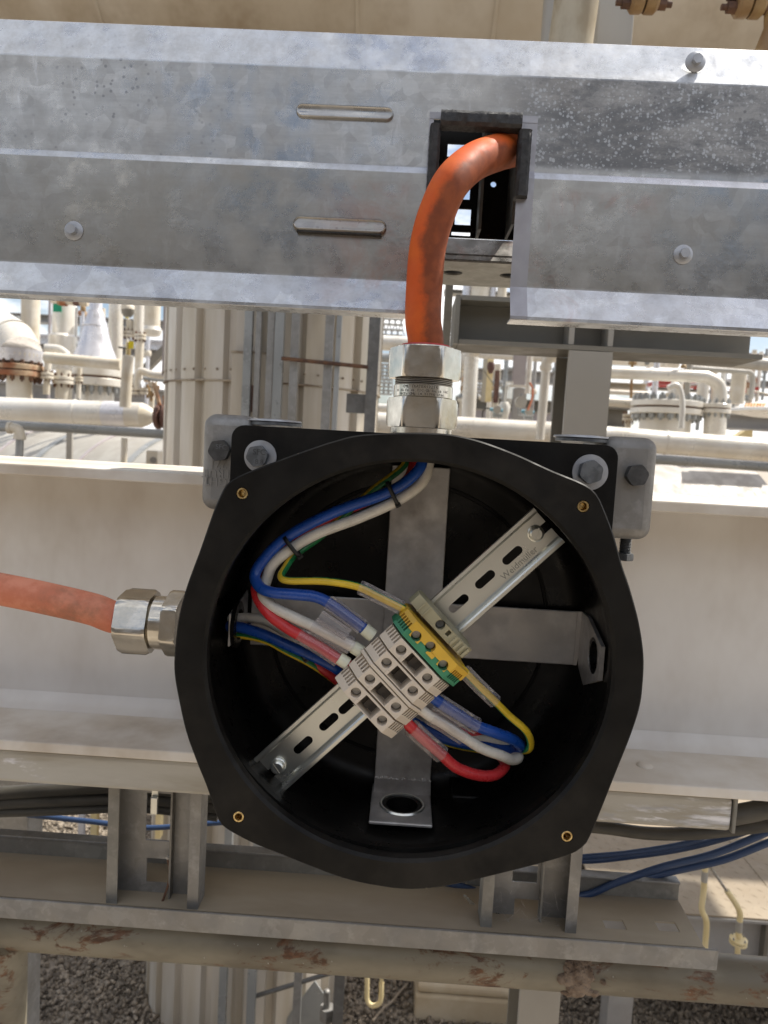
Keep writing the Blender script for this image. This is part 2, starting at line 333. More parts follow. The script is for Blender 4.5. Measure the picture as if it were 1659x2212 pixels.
M['rustdk'] = basic('rusty_bolts', (.075, .038, .025), .75, c2=(.15, .075, .04), sc=30)
M['brown'] = basic('brown_valve', (.10, .045, .035), .6, c2=(.15, .08, .06), sc=12)
M['steel'] = basic('grey_structural_steel', (.30, .29, .28), .5, c2=(.36, .345, .33), sc=5, dirt=((.11, .08, .05), .5))
M['steelbeam'] = basic('dark_beam_paint', (.165, .155, .13), .5, c2=(.19, .175, .145), sc=6, dirt=((.10, .07, .045), .6))
M['steelpost'] = basic('grey_post_paint', (.31, .29, .255), .45, c2=(.34, .32, .285), sc=4, dirt=((.18, .15, .12), .5))
M['lilac'] = basic('lilac_grey_column', (.36, .32, .33), .5, c2=(.42, .38, .38), sc=4)
M['greypipe'] = basic('grey_pipe', (.27, .28, .28), .35, .3, c2=(.33, .34, .34), sc=6)
M['yellowp'] = basic('pale_yellow_pipe', (.68, .55, .28), .4, c2=(.74, .62, .36), sc=10)
M['yellowb'] = basic('bright_yellow_tag', (.85, .70, .02), .5); M['greentag'] = basic('green_tag', (.0, .28, .15), .5)
M['orangeb'] = basic('orange_stripe', (.65, .28, .03), .5); M['redb'] = basic('red_machine_paint', (.42, .05, .04), .5)
M['bluedev'] = basic('blue_transmitter', (.16, .36, .46), .4)
M['overpipe'] = basic('overhead_pipe_lagging', (.52, .45, .35), .45, metal=.1, c2=(.60, .54, .45), sc=5, dirt=((.24, .16, .08), .8), rust=((.26, .12, .04), .70), rustsc=14, str_=(1, 1, .45))
M['lichen'] = basic('stained_vertical_pipe', (.42, .37, .28), .6, c2=(.30, .25, .17), sc=16, dirt=((.12, .09, .05), .9), str_=(1, 1, .5), bmp=.2, bsc=60)
M['ochre'] = basic('ochre_fitting', (.34, .23, .10), .55, c2=(.24, .14, .06), sc=12)
M['cableblk'] = basic('dusty_black_cable', (.045, .042, .036), .6, c2=(.085, .078, .065), sc=25, str_=(.3, 1, 1))
M['cableblu'] = basic('blue_field_cable', (.018, .045, .12), .42, c2=(.03, .06, .14), sc=25, str_=(.3, 1, 1))
M['checker'] = basic('dusty_platform_plate', (.30, .245, .175), .65, c2=(.25, .20, .14), sc=5, dirt=((.22, .16, .10), .6), bmp=.2, bsc=40)
M['concrete'] = basic('beige_footing', (.50, .43, .32), .7, c2=(.42, .34, .23), sc=5, rust=((.30, .19, .10), .66), rustsc=5, bmp=.2, bsc=40)
M['ground'] = basic('dusty_ground', (.27, .23, .185), .9, c2=(.33, .29, .235), sc=3, bmp=.5, bsc=30, bd=.01)
M['twig'] = basic('dry_twig', (.34, .28, .21), .8); M['nest'] = basic('wasp_mud_nest', (.15, .105, .075), .9, c2=(.26, .20, .15), sc=60, bmp=1., bsc=130, bd=.004)
M['web'] = basic('cobweb', (.45, .42, .38), .8)
m, n, b = newmat('gravel_stone'); oi = N(n, 'ShaderNodeTexVoronoi'); oi.inputs['Scale'].default_value = 60; n.links.new(coord(n), oi.inputs['Vector'])
sx = N(n, 'ShaderNodeSeparateColor'); n.links.new(oi.outputs['Color'], sx.inputs[0])
n.links.new(mixc(n, sx.outputs[0], (.08, .064, .048), (.34, .285, .22)), b.inputs['Base Color']); b.inputs['Roughness'].default_value = .85; M['gravel'] = m
m, n, b = newmat('clear_sleeve'); n.nodes.remove(b); out = n.nodes['Material Output']
tr = N(n, 'ShaderNodeBsdfTransparent'); gl = N(n, 'ShaderNodeBsdfGlossy'); gl.inputs['Roughness'].default_value = .12; df = N(n, 'ShaderNodeBsdfDiffuse'); df.inputs[0].default_value = (.62, .58, .58, 1)
lw = N(n, 'ShaderNodeLayerWeight'); lw.inputs[0].default_value = .35
tr.inputs[0].default_value = (.96, .94, .94, 1)
m1 = N(n, 'ShaderNodeMixShader'); n.links.new(ramp(n, lw.outputs['Facing'], .0, 1., .09, .6), m1.inputs[0]); n.links.new(tr.outputs[0], m1.inputs[1]); n.links.new(df.outputs[0], m1.inputs[2])
m2 = N(n, 'ShaderNodeMixShader'); n.links.new(ramp(n, lw.outputs['Fresnel'], 0., 1., .05, .6), m2.inputs[0]); n.links.new(m1.outputs[0], m2.inputs[1]); n.links.new(gl.outputs[0], m2.inputs[2])
n.links.new(m2.outputs[0], out.inputs[0]); M['clear'] = m
M['skywhite'] = None

# ================================================================== SETTING
g = MB(); g.add([(-300, -300, 0), (300, -300, 0), (300, 900, 0), (-300, 900, 0)], [(0, 1, 2, 3)])
tag(mk('ground', g, M['ground'], smooth=0), kind='structure')
# gravel: loose stones in the part of the yard under and behind the rack
def gravel(x0, x1, y0, y1, cnt, lab):
    t = (1 + 5 ** .5) / 2
    ico = np.array([(-1,t,0),(1,t,0),(-1,-t,0),(1,-t,0),(0,-1,t),(0,1,t),(0,-1,-t),(0,1,-t),(t,0,-1),(t,0,1),(-t,0,-1),(-t,0,1)], 'f') / 1.9
    fc = np.array([(0,11,5),(0,5,1),(0,1,7),(0,7,10),(0,10,11),(1,5,9),(5,11,4),(11,10,2),(10,7,6),(7,1,8),(3,9,4),(3,4,2),(3,2,6),(3,6,8),(3,8,9),(4,9,5),(2,4,11),(6,2,10),(8,6,7),(9,8,1)], 'i')
    rs = np.random.RandomState(3); V = ico[None] * rs.uniform(.7, 1.25, (cnt, 12, 1))
    s = rs.uniform(.0045, .0105, (cnt, 1, 1)); asp = rs.uniform(.6, 1.3, (cnt, 1, 3)); V = V * s * asp
    a = rs.uniform(0, 6.28, cnt); c, d = np.cos(a), np.sin(a); bq = rs.uniform(-.8, .8, cnt); cb, sb = np.cos(bq), np.sin(bq)
    x, y, z = V[..., 0], V[..., 1], V[..., 2]; y, z = y * cb[:, None] - z * sb[:, None], y * sb[:, None] + z * cb[:, None]
    x, y = x * c[:, None] - y * d[:, None], x * d[:, None] + y * c[:, None]
    px = rs.uniform(x0, x1, cnt); py = rs.uniform(y0, y1, cnt); pz = rs.uniform(.002, .016, cnt)
    co = np.stack([x + px[:, None], y + py[:, None], z + pz[:, None]], -1).reshape(-1, 3)
    F_ = (fc[None] + (np.arange(cnt) * 12)[:, None, None]).reshape(-1, 3)
    me = bpy.data.meshes.new('gravel'); me.vertices.add(len(co)); me.vertices.foreach_set('co', co.astype('f').ravel())
    me.loops.add(F_.size); me.loops.foreach_set('vertex_index', F_.ravel().astype('i')); me.polygons.add(len(F_))
    me.polygons.foreach_set('loop_start', np.arange(0, F_.size, 3, dtype='i')); me.update(calc_edges=True); me.validate()
    me.materials.append(M['gravel']); o = bpy.data.objects.new('gravel', me); COL.objects.link(o)
    tag(o, lab, 'gravel', kind='stuff')
gravel(-1.9, 2.0, 2.2, 3.75, 48000, 'loose brown crushed stone gravel covering the ground beneath the rack')

# out-of-view objects added to shape the light
t = thing('light_block_shelter', (0, -4.2, 0), 'low brown ribbed block added behind the photographer to cut frontal light', 'light blocker')  # added behind the camera to dim and warm the frontal light
mk('light_block_wall', MB().box((-9, -6.5, 0), (9, -4.0, 3.3)), M['light_block'], t, smooth=0)
mk('light_block_roof', MB().box((-9.2, -6.7, 3.301), (9.2, -3.8, 3.42)), M['steel'], t, smooth=0)
for i in range(3):
    mk('light_block_door', MB().box((-6 + i * 5, -3.99, .05), (-5 + i * 5, -3.96, 2.1)), M['steel'], t, smooth=0)
for i in range(18):
    mk('rib', MB().box((-8.8 + i, -3.995, 2.2), (-8.7 + i, -3.96, 3.29)), M['light_block'], t, smooth=0)
t = thing('shade_deck', (1, 3.4, 5.0), 'unseen deck of separate steel planks added to shade the gravel yard', 'walkway')  # plank deck added out of view, gaps let sun patches through
yy = 2.0; k = 0; rk = random.Random(4)
while yy < 4.9:
    xx = -3.4 + .3 * (k % 3)
    while xx < 6.2:
        if rk.random() > (.08 if 2.6 < xx < 4.6 else .24): mk('plank', MB().box((xx, yy, 5.0), (xx + .60, yy + .31, 5.03)), M['steel'], t, smooth=0)
        xx += .615
    yy += .33; k += 1

# ================================================================== BACKGROUND
def pipe(name, pts, Y, rpx, mat, label, cat='pipe', group=None, sub=0, rings=(), ringmat=None, n=20, extra=None):
    """pts in photo pixels (optionally with own distance); rpx = radius in pixels there"""
    q = [P(p[0], p[1], p[2] if len(p) > 2 else Y) for p in pts]
    r = L(rpx, Y)
    if sub: q = spline(q, sub)
    mb = MB().tube(q, r, n)
    if not rings and not extra: return lone(name, mb, mat, label, cat, group)
    t = thing(name, q[-1], label, cat, group)
    mk('pipe_run', mb, mat, t)
    for (i, f) in rings:
        a, b2 = P(*pts[i][:2], pts[i][2] if len(pts[i]) > 2 else Y), P(*pts[i + 1][:2], pts[i + 1][2] if len(pts[i + 1]) > 2 else Y)
        c = a.lerp(b2, f); d = (b2 - a).normalized()
        mk('band', MB().cyl(c - d * r * .1, c + d * r * .1, r * 1.05), ringmat or mat, t)
    if extra: extra(t)
    return t
def plumb(px, y0, y1, Y):     # vertical world line through px at mid height, from pixel y0 to y1
    c = P(px, (y0 + y1) / 2, Y); return Vector((c.x, Y, P(px, y0, Y).z)), Vector((c.x, Y, P(px, y1, Y).z))
def vpipe(name, px, y0, y1, Y, rpx, mat, label, cat='pipe', group=None, prof=None, parts=None):
    a, b2 = plumb(px, y0, y1, Y); t = None
    mb = MB()
    if prof: mb.lathe(a, (0, 0, -1), [(L(r, Y), L(d, Y)) for r, d in prof], 32)
    else: mb.cyl(a, b2, L(rpx, Y))
    if not parts: return lone(name, mb, mat, label, cat, group)
    t = thing(name, b2, label, cat, group); mk('pipe_run', mb, mat, t); parts(t, a); return t
def flange(parent, c, r, h, mat, bm, nb=10, ax=(0, 0, 1), name='flange', gap=None, bl=None):
    c = Vector(c); ax = Vector(ax)
    hh = h * .44
    for s in (-1, 1):
        mk(name, MB().lathe(c + ax * (s * h / 2 - (hh if s > 0 else 0)), ax, [(r * .97, 0), (r, hh * .1), (r, hh * .9), (r * .97, hh)], 32), mat, parent)
    mk('gasket', MB().cyl(c - ax * h * .07, c + ax * h * .07, r * .93), M['rustdk'], parent)
    up = Vector((0, 1, 0)) if abs(ax.z) > .5 else Vector((0, 0, 1)); sd_ = ax.cross(up)
    for k in range(nb):
        q = 2 * math.pi * (k + .3) / nb; p = c + (up * math.cos(q) + sd_ * math.sin(q)) * r * .86
        b_ = MB(); l = bl or h
        b_.cyl(p - ax * l, p + ax * l, r * .045, n=6); b_.hexnut(p + ax * h * .5, ax, r * .085, h * .35, n=12); b_.hexnut(p - ax * h * .85, ax, r * .085, h * .35, n=12)
        mk('stud_bolt', b_, bm, parent)
def hbeam(name, x0, x1, ypx, Y, hpx, mat, label, cat='beam', depth=.15, xref=None):
    c0 = P(x0, ypx, Y); c1 = P(x1, ypx + (x1 - x0) * .056, Y); h = L(hpx, Y); z = (c0.z + c1.z) / 2; tk = h * .12
    mb = MB(); y0, y1 = Y, Y + depth; ym = (y0 + y1) / 2
    mb.prism([(c0.x, y0, z - h/2), (c0.x, y1, z - h/2), (c0.x, y1, z - h/2 + tk), (c0.x, ym + .01, z - h/2 + tk), (c0.x, ym + .01, z + h/2 - tk), (c0.x, y1, z + h/2 - tk), (c0.x, y1, z + h/2), (c0.x, y0, z + h/2), (c0.x, y0, z + h/2 - tk), (c0.x, ym, z + h/2 - tk), (c0.x, ym, z - h/2 + tk), (c0.x, y0, z - h/2 + tk)], (c1.x - c0.x, 0, 0))
    return lone(name, mb, mat, label, cat, smooth=0, fixn=True)
def vpost(name, x0, x1, y0, y1, Y, mat, label, cat='column', depth=None):
    a, b2 = plumb((x0 + x1) / 2, y0, y1, Y); hw = L((x1 - x0) / 2, Y); d = depth or hw * 1.6; tk = d * .12
    mb = MB().box((a.x - hw, Y, b2.z), (a.x + hw, Y + tk, a.z)).box((a.x - hw * .1, Y + tk, b2.z), (a.x + hw * .1, Y + d - tk, a.z)).box((a.x - hw, Y + d - tk, b2.z), (a.x + hw, Y + d, a.z))
    return lone(name, mb, mat, label, cat, smooth=0)

# ---- huge lagged pipe overhead, and what crosses it at the top of the picture
q0 = P(829, -190, 1.5)
c = Vector((0, 1.85, q0.z + .30)); rad = .40
zb = P(829, 150, 1.5).z
t = thing('overhead_pipe', (0, 1.9, 2.9), 'very large beige lagged pipe with rust streaks running across above the cable tray', 'pipe')
zc = P(829, 150, 1.75).z + .46
mk('lagging', MB().tube([(-3, 2.0, zc), (3, 2.0, zc)], .46, 64), M['overpipe'], t)
for px in (150, 755, 1075):
    xx = P(px, 40, 1.6).x; mk('lap_seam', MB().lathe((xx, 2.0, zc), (1, 0, 0), [(.462, 0), (.464, .001), (.464, .007), (.462, .008)], 64), M['overpipe'], t)
a = P(1255, -70, 1.30); b_ = P(1226, 140, 1.30)
lone('riser_pipe', MB().tube([a, b_], L(45, 1.3), 24), M['lichen'], 'lichen stained pipe leaning slightly in front of the huge overhead pipe', 'pipe')
a, b_ = plumb(1195, -70, 140, 1.48)
lone('slim_riser_pipe', MB().tube([a, b_], L(22, 1.48), 20), M['steelpost'], 'grey slim vertical pipe just left of the lichen stained pipe', 'pipe')
a, b_ = plumb(1330, -60, 150, 1.36); hw = L(37, 1.36)
mb = MB().prism([(a.x - hw, 1.36, b_.z), (a.x + hw, 1.36, b_.z), (a.x + hw, 1.43, b_.z), (a.x + hw - .006, 1.43, b_.z), (a.x + hw - .006, 1.366, b_.z), (a.x - hw + .006, 1.366, b_.z), (a.x - hw + .006, 1.43, b_.z), (a.x - hw, 1.43, b_.z)], (0, 0, a.z - b_.z))
lone('channel_post', mb, M['wtank'], 'bright white folded channel post right of the lichen stained pipe', 'post', smooth=0, bevel=.003)
def topfit(px, py, lab, w=55, stem=False):
    t = thing('bolted_flange', P(px, py + 24, 1.25), lab, 'flange'); Y = 1.25; c = P(px, py, Y)
    for s in (-1, 1):
        mk('flange_half', MB().lathe(c + Vector((s * L(2, Y), 0, 0)), (s, 0, 0), [(L(30, Y), 0), (L(32, Y), L(3, Y)), (L(32, Y), L(20, Y)), (L(26, Y), L(26, Y))], 32), M['ochre'], t)
    for s in (-1, 1):
        for dz in (-14, 10):
            mk('bolt', MB().hexnut(c + Vector((s * L(26, Y), -.0, L(dz, Y))), (s, 0, 0), L(11, Y), L(18, Y), n=24).cyl(c + Vector((s * L(40, Y), 0, L(dz, Y))), c + Vector((s * L(56, Y), 0, L(dz, Y))), L(6, Y)), M['rustdk'], t)
    if stem: mk('stem', MB().lathe(c + Vector((L(45, Y), 0, L(-20, Y))), (0, 0, -1), [(L(14, Y), 0), (L(12, Y), L(30, Y)), (L(26, Y), L(75, Y)), (L(30, Y), L(120, Y))], 24), M['ochre'], t)
topfit(1392, -8, 'ochre bolted flange hanging down at the top edge of the view')
topfit(1620, 2, 'rusty ochre bolted flange with flared stem at the top right corner', stem=True)

# ---- clad tower with galvanised straps
TY, TR = 2.62, None
cL = P(364, 830, TY); cR = P(822, 850, TY); tcx = (cL.x + cR.x) / 2; TR = (cR.x - cL.x) / 2 * .985
t = thing('clad_tower', (tcx, TY, 0), 'ribbed beige sheet-clad vertical vessel behind the junction box', 'vessel')
def ribs(r0, z0, z1, nr=22, d=.022):
    pts = []
    for k in range(nr):
        for f, rr in ((0, r0), (.62, r0), (.70, r0 - d), (.92, r0 - d)):
            q = 2 * math.pi * (k + f) / nr; pts.append((tcx + rr * math.cos(q), TY + rr * math.sin(q)))
    return [(x, y, z0) for x, y in pts], (0, 0, z1 - z0)
zj = P(550, 822, TY - TR).z
for (z0, z1, rr) in ((zj, 3.6, TR + .004), (.42, zj - .004, TR), (.0, .415, TR + .004)):
    pts, e = ribs(rr, z0, z1); mk('cladding_course', MB().prism(pts, e), M['clad'], t, smooth=20)
mk('lap_band', MB().lathe((tcx, TY, zj - .006), (0, 0, 1), [(TR + .003, 0), (TR + .006, .001), (TR + .006, .004), (TR + .003, .006)], 96), M['cladrust'], t)
for k in range(26):
    q = math.pi + math.pi * (k + .5) / 26; p = Vector((tcx + (TR + .006) * math.cos(q), TY + (TR + .006) * math.sin(q), zj + .03))
    mk('rivet', MB().dome(p, (math.cos(q), math.sin(q), 0), .0042, .003, 8, 2), M['cladrust'], t)
# rectangular cover panel w/ bracket openings
for (x0, y0, x1, y1) in ((497, 766, 583, 905), ):
    a = P(x0, y1, TY - TR - .03); b_ = P(x1, y0, TY - TR - .03)
    mk('cover_panel', MB().box((a.x, TY - TR - .035, a.z), (b_.x, TY - TR + .02, b_.z)), M['clad'], t, smooth=0)
    mk('panel_lip', MB().box((a.x - .004, TY - TR - .039, b_.z), (b_.x + .004, TY - TR + .02, b_.z + .006)), M['cladrust'], t, smooth=0)
    mk('bracket_hole', MB().box((P(537, 850, TY - TR - .035).x, TY - TR - .038, P(540, 890, TY - TR - .03).z), (P(552, 850, TY - TR - .035).x, TY - TR - .034, P(540, 832, TY - TR - .03).z)), M['brown'], t, smooth=0)
    a2 = P(556, 888, 2.25); b2 = P(576, 832, 2.25); mk('perforated_bracket', MB().box((a2.x, 2.244, a2.z), (b2.x, 2.25, b2.z)), M['galv_dark'], t, smooth=0)
# straps
for i, (x0, x1, yt, lab) in enumerate(((524, 541, 600, 'leftmost of the thin galvanised straps standing before the clad tower'), (549, 560, 600, 'narrow galvanised strap second from the left before the clad tower'),
        (574, 588, 600, 'light galvanised strap close against the wide grey strap on its right'), (590, 609, 600, 'wide mottled grey strap near the middle of the clad tower'),
        (625, 642, 600, 'grey galvanised strap crossed by the thin horizontal rod'), (698, 716, 600, 'dark grey strap over the right part of the clad tower'), (722, 732, 600, 'dull narrow strap right beside the dark grey strap'))):
    Y = 2.185 - .005 * i; a, b_ = plumb((x0 + x1) / 2, yt, 1010, Y); hw = L((x1 - x0) / 2, Y); zb = -.0 if i in (3, 5) else 1.0
    lone('steel_strap', MB().box((a.x - hw, Y, .02 if i in (0, 3, 5) else 1.2), (a.x + hw, Y + .004, a.z + .6)).box((a.x + hw - .004, Y + .004, .02 if i in (0, 3, 5) else 1.2), (a.x + hw, Y + .022, a.z + .6)), M['galv'] if i % 3 else M['greypipe'], lab, 'strap', 'galvanised straps before the clad tower', smooth=0)
a, b_ = plumb(804, 600, 1010, 2.16); hw = L(12, 2.16)
lone('angle_post', MB().box((a.x - hw, 2.16, 0), (a.x + hw, 2.164, a.z + .6)).box((a.x - hw, 2.164, 0), (a.x - hw + .004, 2.21, a.z + .6)), M['galv_dark'], 'dark galvanised angle post along the right edge of the clad tower', 'post', smooth=0)
lone('side_bracket', MB().box((P(750, 860, 2.2).x, 2.18, P(770, 893, 2.2).z), (P(795, 860, 2.2).x, 2.186, P(770, 852, 2.2).z)), M['galv_dark'], 'short grey plate bracket joining the angle post to the clad tower', 'bracket', smooth=0)
pipe('tie_rod', [(608, 774), (795, 793)], 2.145, 4.2, M['rustdk'], 'thin dark horizontal rod tied across the straps of the clad tower', 'rod')
pipe('brace_rod', [(538, 2156, 2.2), (720, 2100, 2.15)], 2.2, 5, M['galv_dark'], 'thin sloping steel rod beside the foot of the clad tower', 'rod')
vpost('lilac_column', 352, 373, 600, 812, 4.2, M['lilac'], 'short lilac grey column left of the clad tower')
# foot gusset of the tower
a = P(600, 2190, 2.45)
lone('foot_gusset', MB().prism([P(610, 2212, 2.3), P(680, 2120, 2.3), P(708, 2160, 2.3), P(700, 2260, 2.3), P(610, 2260, 2.3)], (0, .006, 0)), M['greypipe'], 'triangular grey foot gusset with anchor bolt at the tower base', 'bracket', smooth=0)
lone('anchor_bolt', MB().cyl(P(706, 2240, 2.22), P(706, 2142, 2.22), L(7, 2.4)).hexnut(P(706, 2200, 2.22), (0, 0, 1), L(15, 2.4), L(26, 2.4), n=24).dome(P(706, 2142, 2.22), (0, 0, 1), L(7, 2.4), L(5, 2.4)), M['galv'], 'upright anchor bolt beside the foot gusset of the tower', 'bolt')

# ---- left process area
pipe('header_pipe', [(-60, 882), (307, 897)], 4.6, 27, M['wpipe'], 'thick silver lagged header pipe on the left with a patch and a band', rings=((0, .61),),
     extra=lambda t: (mk('end_cone', MB().lathe(P(307, 897, 4.6), (1, 0, .0), [(L(27, 4.6), 0), (L(20, 4.6), L(16, 4.6)), (L(9, 4.6), L(30, 4.6))], 24), M['cream'], t),
                      mk('patch', MB().lathe(P(226, 893.5, 4.6), (1, 0, 0), [(L(27.4, 4.6), 0), (L(27.4, 4.6), L(50, 4.6))], 32), M['alu'], t)))
pipe('grey_handrail_pipe', [(-60, 913), (420, 942)], 3.3, 10, M['greypipe'], 'dark grey pipe running across in front of the white tank')
# sprinkler-like elbow pipe
q = [P(-40, 924, 2.0), P(20, 924, 2.0), P(38, 927, 2.0), P(43, 940, 2.0), P(40, 1010, 2.0)]
t = thing('elbow_pipe', q[-1], 'small pale pipe turning down through a threaded elbow at the left edge', 'pipe')
mk('pipe_run', MB().tube(spline(q, 6), L(8.5, 2.0), 20), M['greypipe'], t)
mk('elbow', MB().tube(spline([P(20, 924, 2.0), P(37, 927, 2.0), P(43.5, 940, 2.0), P(42.5, 946, 2.0)], 6), L(11, 2.0), 20).cyl(P(18, 924, 2.0), P(25, 924.3, 2.0), L(13, 2.0)).cyl(P(43, 940, 2.0), P(42.4, 949, 2.0), L(13, 2.0)), M['cream'], t)
# white horizontal tank
t = thing('white_tank', (P(180, 1100, 6.2).x, 7.2, 0), 'long white horizontal tank with banded seams at the lower left', 'tank')
ztop = P(180, 928, 6.4).z; rr = 1.1; ta = Vector((-7.2, 9.3, ztop - rr)); tb = Vector((-.9, 6.6, ztop - rr)); td = (tb - ta).normalized()
mk('shell', MB().tube([ta, tb], rr, 96), M['wtank'], t)
for k in range(12):
    c = ta + td * (.5 + k * .55); mk('seam_band', MB().tube([c, c + td * (.07 if k % 2 else .03)], rr * 1.012, 96), M['greypipe' if k % 2 else 'lilac'], t)
mk('saddle', MB().box((P(143, 960, 6.1).x, 6.1, 0), (P(155, 960, 6.1).x, 6.13, ztop)), M['steelpost'], t, smooth=0)
vpipe('slim_post_pipe', 268, 946, 1010, 4.0, 7, M['cream'], 'slim cream post rising just left of the meter in front of the white tank', 'post')
t = thing('meter_box', P(326, 1000, 3.6), 'small cream instrument box with dial standing before the white tank', 'meter')
a = P(314, 1010, 3.6); b_ = P(341, 974, 3.6); mk('housing', MB().box((a.x, 3.6, a.z), (b_.x, 3.68, b_.z)), M['cream'], t, bevel=.006, smooth=0)
mk('dial', MB().cyl(P(331, 994, 3.6), P(331, 994, 3.59), L(7, 3.6)), M['steel'], t)

# big elbow and rusty flange
Y = 4.9
t = thing('insulated_elbow', P(42, 860, Y), 'big white insulated elbow coming down onto a rusty bolted flange', 'pipe elbow')
ep = [(-60, 668, 5.6), (-10, 705, 5.2), (28, 733, 5.0), (44, 765, 4.9), (44, 780, 4.9)]
ql = [P(a_, b__, c_) for a_, b__, c_ in ep]
rr = [L(45, Y) * k_ for k_ in (.85, .95, 1, 1, .95)]
for i in range(4): mk('mitre_segment', MB().tube([ql[i], ql[i + 1] + (ql[i + 1] - ql[i]) * .03], [rr[i], rr[i + 1]], 28), M['wpipe'], t)
mk('collar', MB().lathe(P(44, 756, Y), (0, 0, -1), [(L(46, Y), 0), (L(43, Y), L(26, Y)), (L(36, Y), L(28, Y))], 32), M['alu'], t)
flange(t, P(43, 801, Y), L(48, Y), L(25, Y), M['rust'], M['rustdk'], 14)
mk('neck', MB().cyl(P(42, 812, Y), P(42, 870, Y), L(26, Y)), M['cream'], t)
# cone reducer
Y = 5.2
a = P(208, 640, Y)
t = thing('cone_reducer', P(212, 880, Y), 'shiny white trumpet-shaped pipe reducer on a wide bolted flange', 'pipe reducer')
mk('cone', MB().lathe(a, (0, 0, -1), [(L(r, Y), L(d, Y)) for r, d in ((13, 0), (13, 28), (16, 33), (20, 48), (24, 62), (27, 76), (31, 92), (37, 112), (45, 130), (50, 143))], 40), M['alu'], t)
for d, r in ((31, 14.5), (63, 25)): mk('seam_band', MB().lathe(P(208 - .05 * d, 640 + d, Y), (0, 0, -1), [(L(r, Y), 0), (L(r + 1.2, Y), L(.5, Y)), (L(r + 1.2, Y), L(2.2, Y)), (L(r, Y), L(3, Y))], 36), M['alu'], t)
flange(t, P(212, 816, Y), L(52, Y), L(38, Y), M['wpipe'], M['greypipe'], 16)
mk('neck', MB().cyl(P(212, 830, Y), P(210, 880, Y), L(34, Y)), M['wpipe'], t)
mk('outlet', MB().cyl(P(209, 600, Y), P(208, 645, Y), L(13, Y)), M['alu'], t)
# verticals on the left
vpipe('vertical_pipe', 66, 600, 770, 6.5, 19, M['cream'], 'pale vertical pipe behind the big white elbow', group=None)
def tall_parts(t, a):
    Y = 5.6
    mk('step_ring', MB().lathe(P(135, 722, Y), (0, 0, -1), [(L(24, Y), 0), (L(28, Y), L(5, Y)), (L(28, Y), L(50, Y)), (L(26, Y), L(58, Y))], 32), M['wpipe'], t)
    mk('green_tag', MB().box((P(121, 0, 5.4).x, 5.43, P(130, 674, 5.43).z), (P(140, 0, 5.4).x, 5.436, P(130, 656, 5.43).z)), M['greentag'], t, smooth=0)
    for dx, dy in ((20, 0), (26, 2), (55, 2)):
        c = P(112 + dx, 648 + dy, 5.35); mk('valve_flange', MB().cyl(c - Vector((.02, 0, 0)), c + Vector((.02, 0, 0)), L(11, 5.35)), M['rust'] if dx < 40 else M['brown'], t)
    c0, c1 = P(112, 648, 5.35), P(190, 655, 5.35); mk('branch_pipe', MB().cyl(c0, c1, L(7, 5.35)), M['cream'], t)
vpipe('stepped_pipe', 137, 600, 800, 5.6, 23, M['wpipe'], 'stepped vertical pipe with a green tag hung near its top', parts=tall_parts)
vpipe('long_vertical_pipe', 250, 600, 800, 5.7, 15, M['wpipe'], 'plain tall vertical pipe right of the trumpet-shaped reducer', parts=lambda t, a: mk('yellow_label', MB().box((P(259, 670, 5.5).x, 5.6, P(260, 686, 5.6).z), (P(266, 670, 5.5).x, 5.607, P(260, 668, 5.6).z)), M['yellowb'], t, smooth=0))
t = thing('actuator', P(276, 684, 5.4), 'dark and cream bowl-shaped valve actuator below the cable tray', 'actuator')
mk('cap', MB().lathe(P(276, 655, 5.4), (0, 0, -1), [(L(10, 5.4), 0), (L(14, 5.4), L(6, 5.4)), (L(14, 5.4), L(14, 5.4))], 24), M['cream'], t)
mk('bowl', MB().lathe(P(276, 668, 5.4), (0, 0, -1), [(L(14, 5.4), 0), (L(13, 5.4), L(8, 5.4)), (L(8, 5.4), L(16, 5.4))], 24), M['steelbeam'], t)
def fl2(px, py, Y, r, h, lab, nm='flanged_joint', m1='cream', m2='rustdk', nb=8, neck=0, nr=.55, up=0):
    t = thing(nm, P(px, py + h / 2 + neck, Y), lab, 'flange'); flange(t, P(px, py, Y), L(r, Y), L(h, Y), M[m1], M[m2], nb)
    if neck: mk('neck', MB().cyl(P(px, py, Y), P(px - neck * .05, py + neck, Y), L(r * nr, Y)), M[m1], t)
    if up: mk('upper_neck', MB().cyl(P(px, py, Y), P(px + up * .05, py - up, Y), L(r * nr, Y)), M[m1], t)
    return t
fl2(102, 812, 4.9, 13, 14, 'small rust-topped flange beside the large rusty flange', neck=40, up=40)
fl2(137, 822, 5.0, 22, 16, 'pale medium flange pair between the rusty flange and the reducer', neck=40, up=22, nr=.7)
fl2(171, 819, 4.9, 8, 10, 'tiny flange on a stalk just left of the wide reducer flange', neck=42, up=24, nr=.6)
fl2(279, 722, 5.8, 13, 12, 'bolted flange under the bowl-shaped actuator', up=30)
vpipe('thin_vertical_pipe', 300, 600, 724, 5.8, 11, M['wpipe'], 'thin vertical pipe ending in a flange right of the actuator')
fl2(303, 728, 5.6, 12, 12, 'bolted flange at the foot of the thin vertical pipe', neck=90, nr=.75)
t = thing('capped_pipe', P(328, 730, 6.2), 'wide vertical pipe with rounded end cap left of the lilac column', 'pipe')
mk('pipe_run', MB().cyl(P(331, 600, 6.2), P(328, 712, 6.2), L(17, 6.2)), M['cream'], t)
mk('end_cap', MB().lathe(P(328, 706, 6.2), (0, 0, -1), [(L(18, 6.2), 0), (L(21, 6.2), L(8, 6.2)), (L(18, 6.2), L(17, 6.2)), (L(10, 6.2), L(20, 6.2))], 24), M['wpipe'], t)
pipe('cross_pipe', [(98, 772), (262, 788)], 4.7, 12, M['cream'], 'horizontal cream pipe crossing below the trumpet-shaped reducer', rings=((0, .13), (0, .97)))
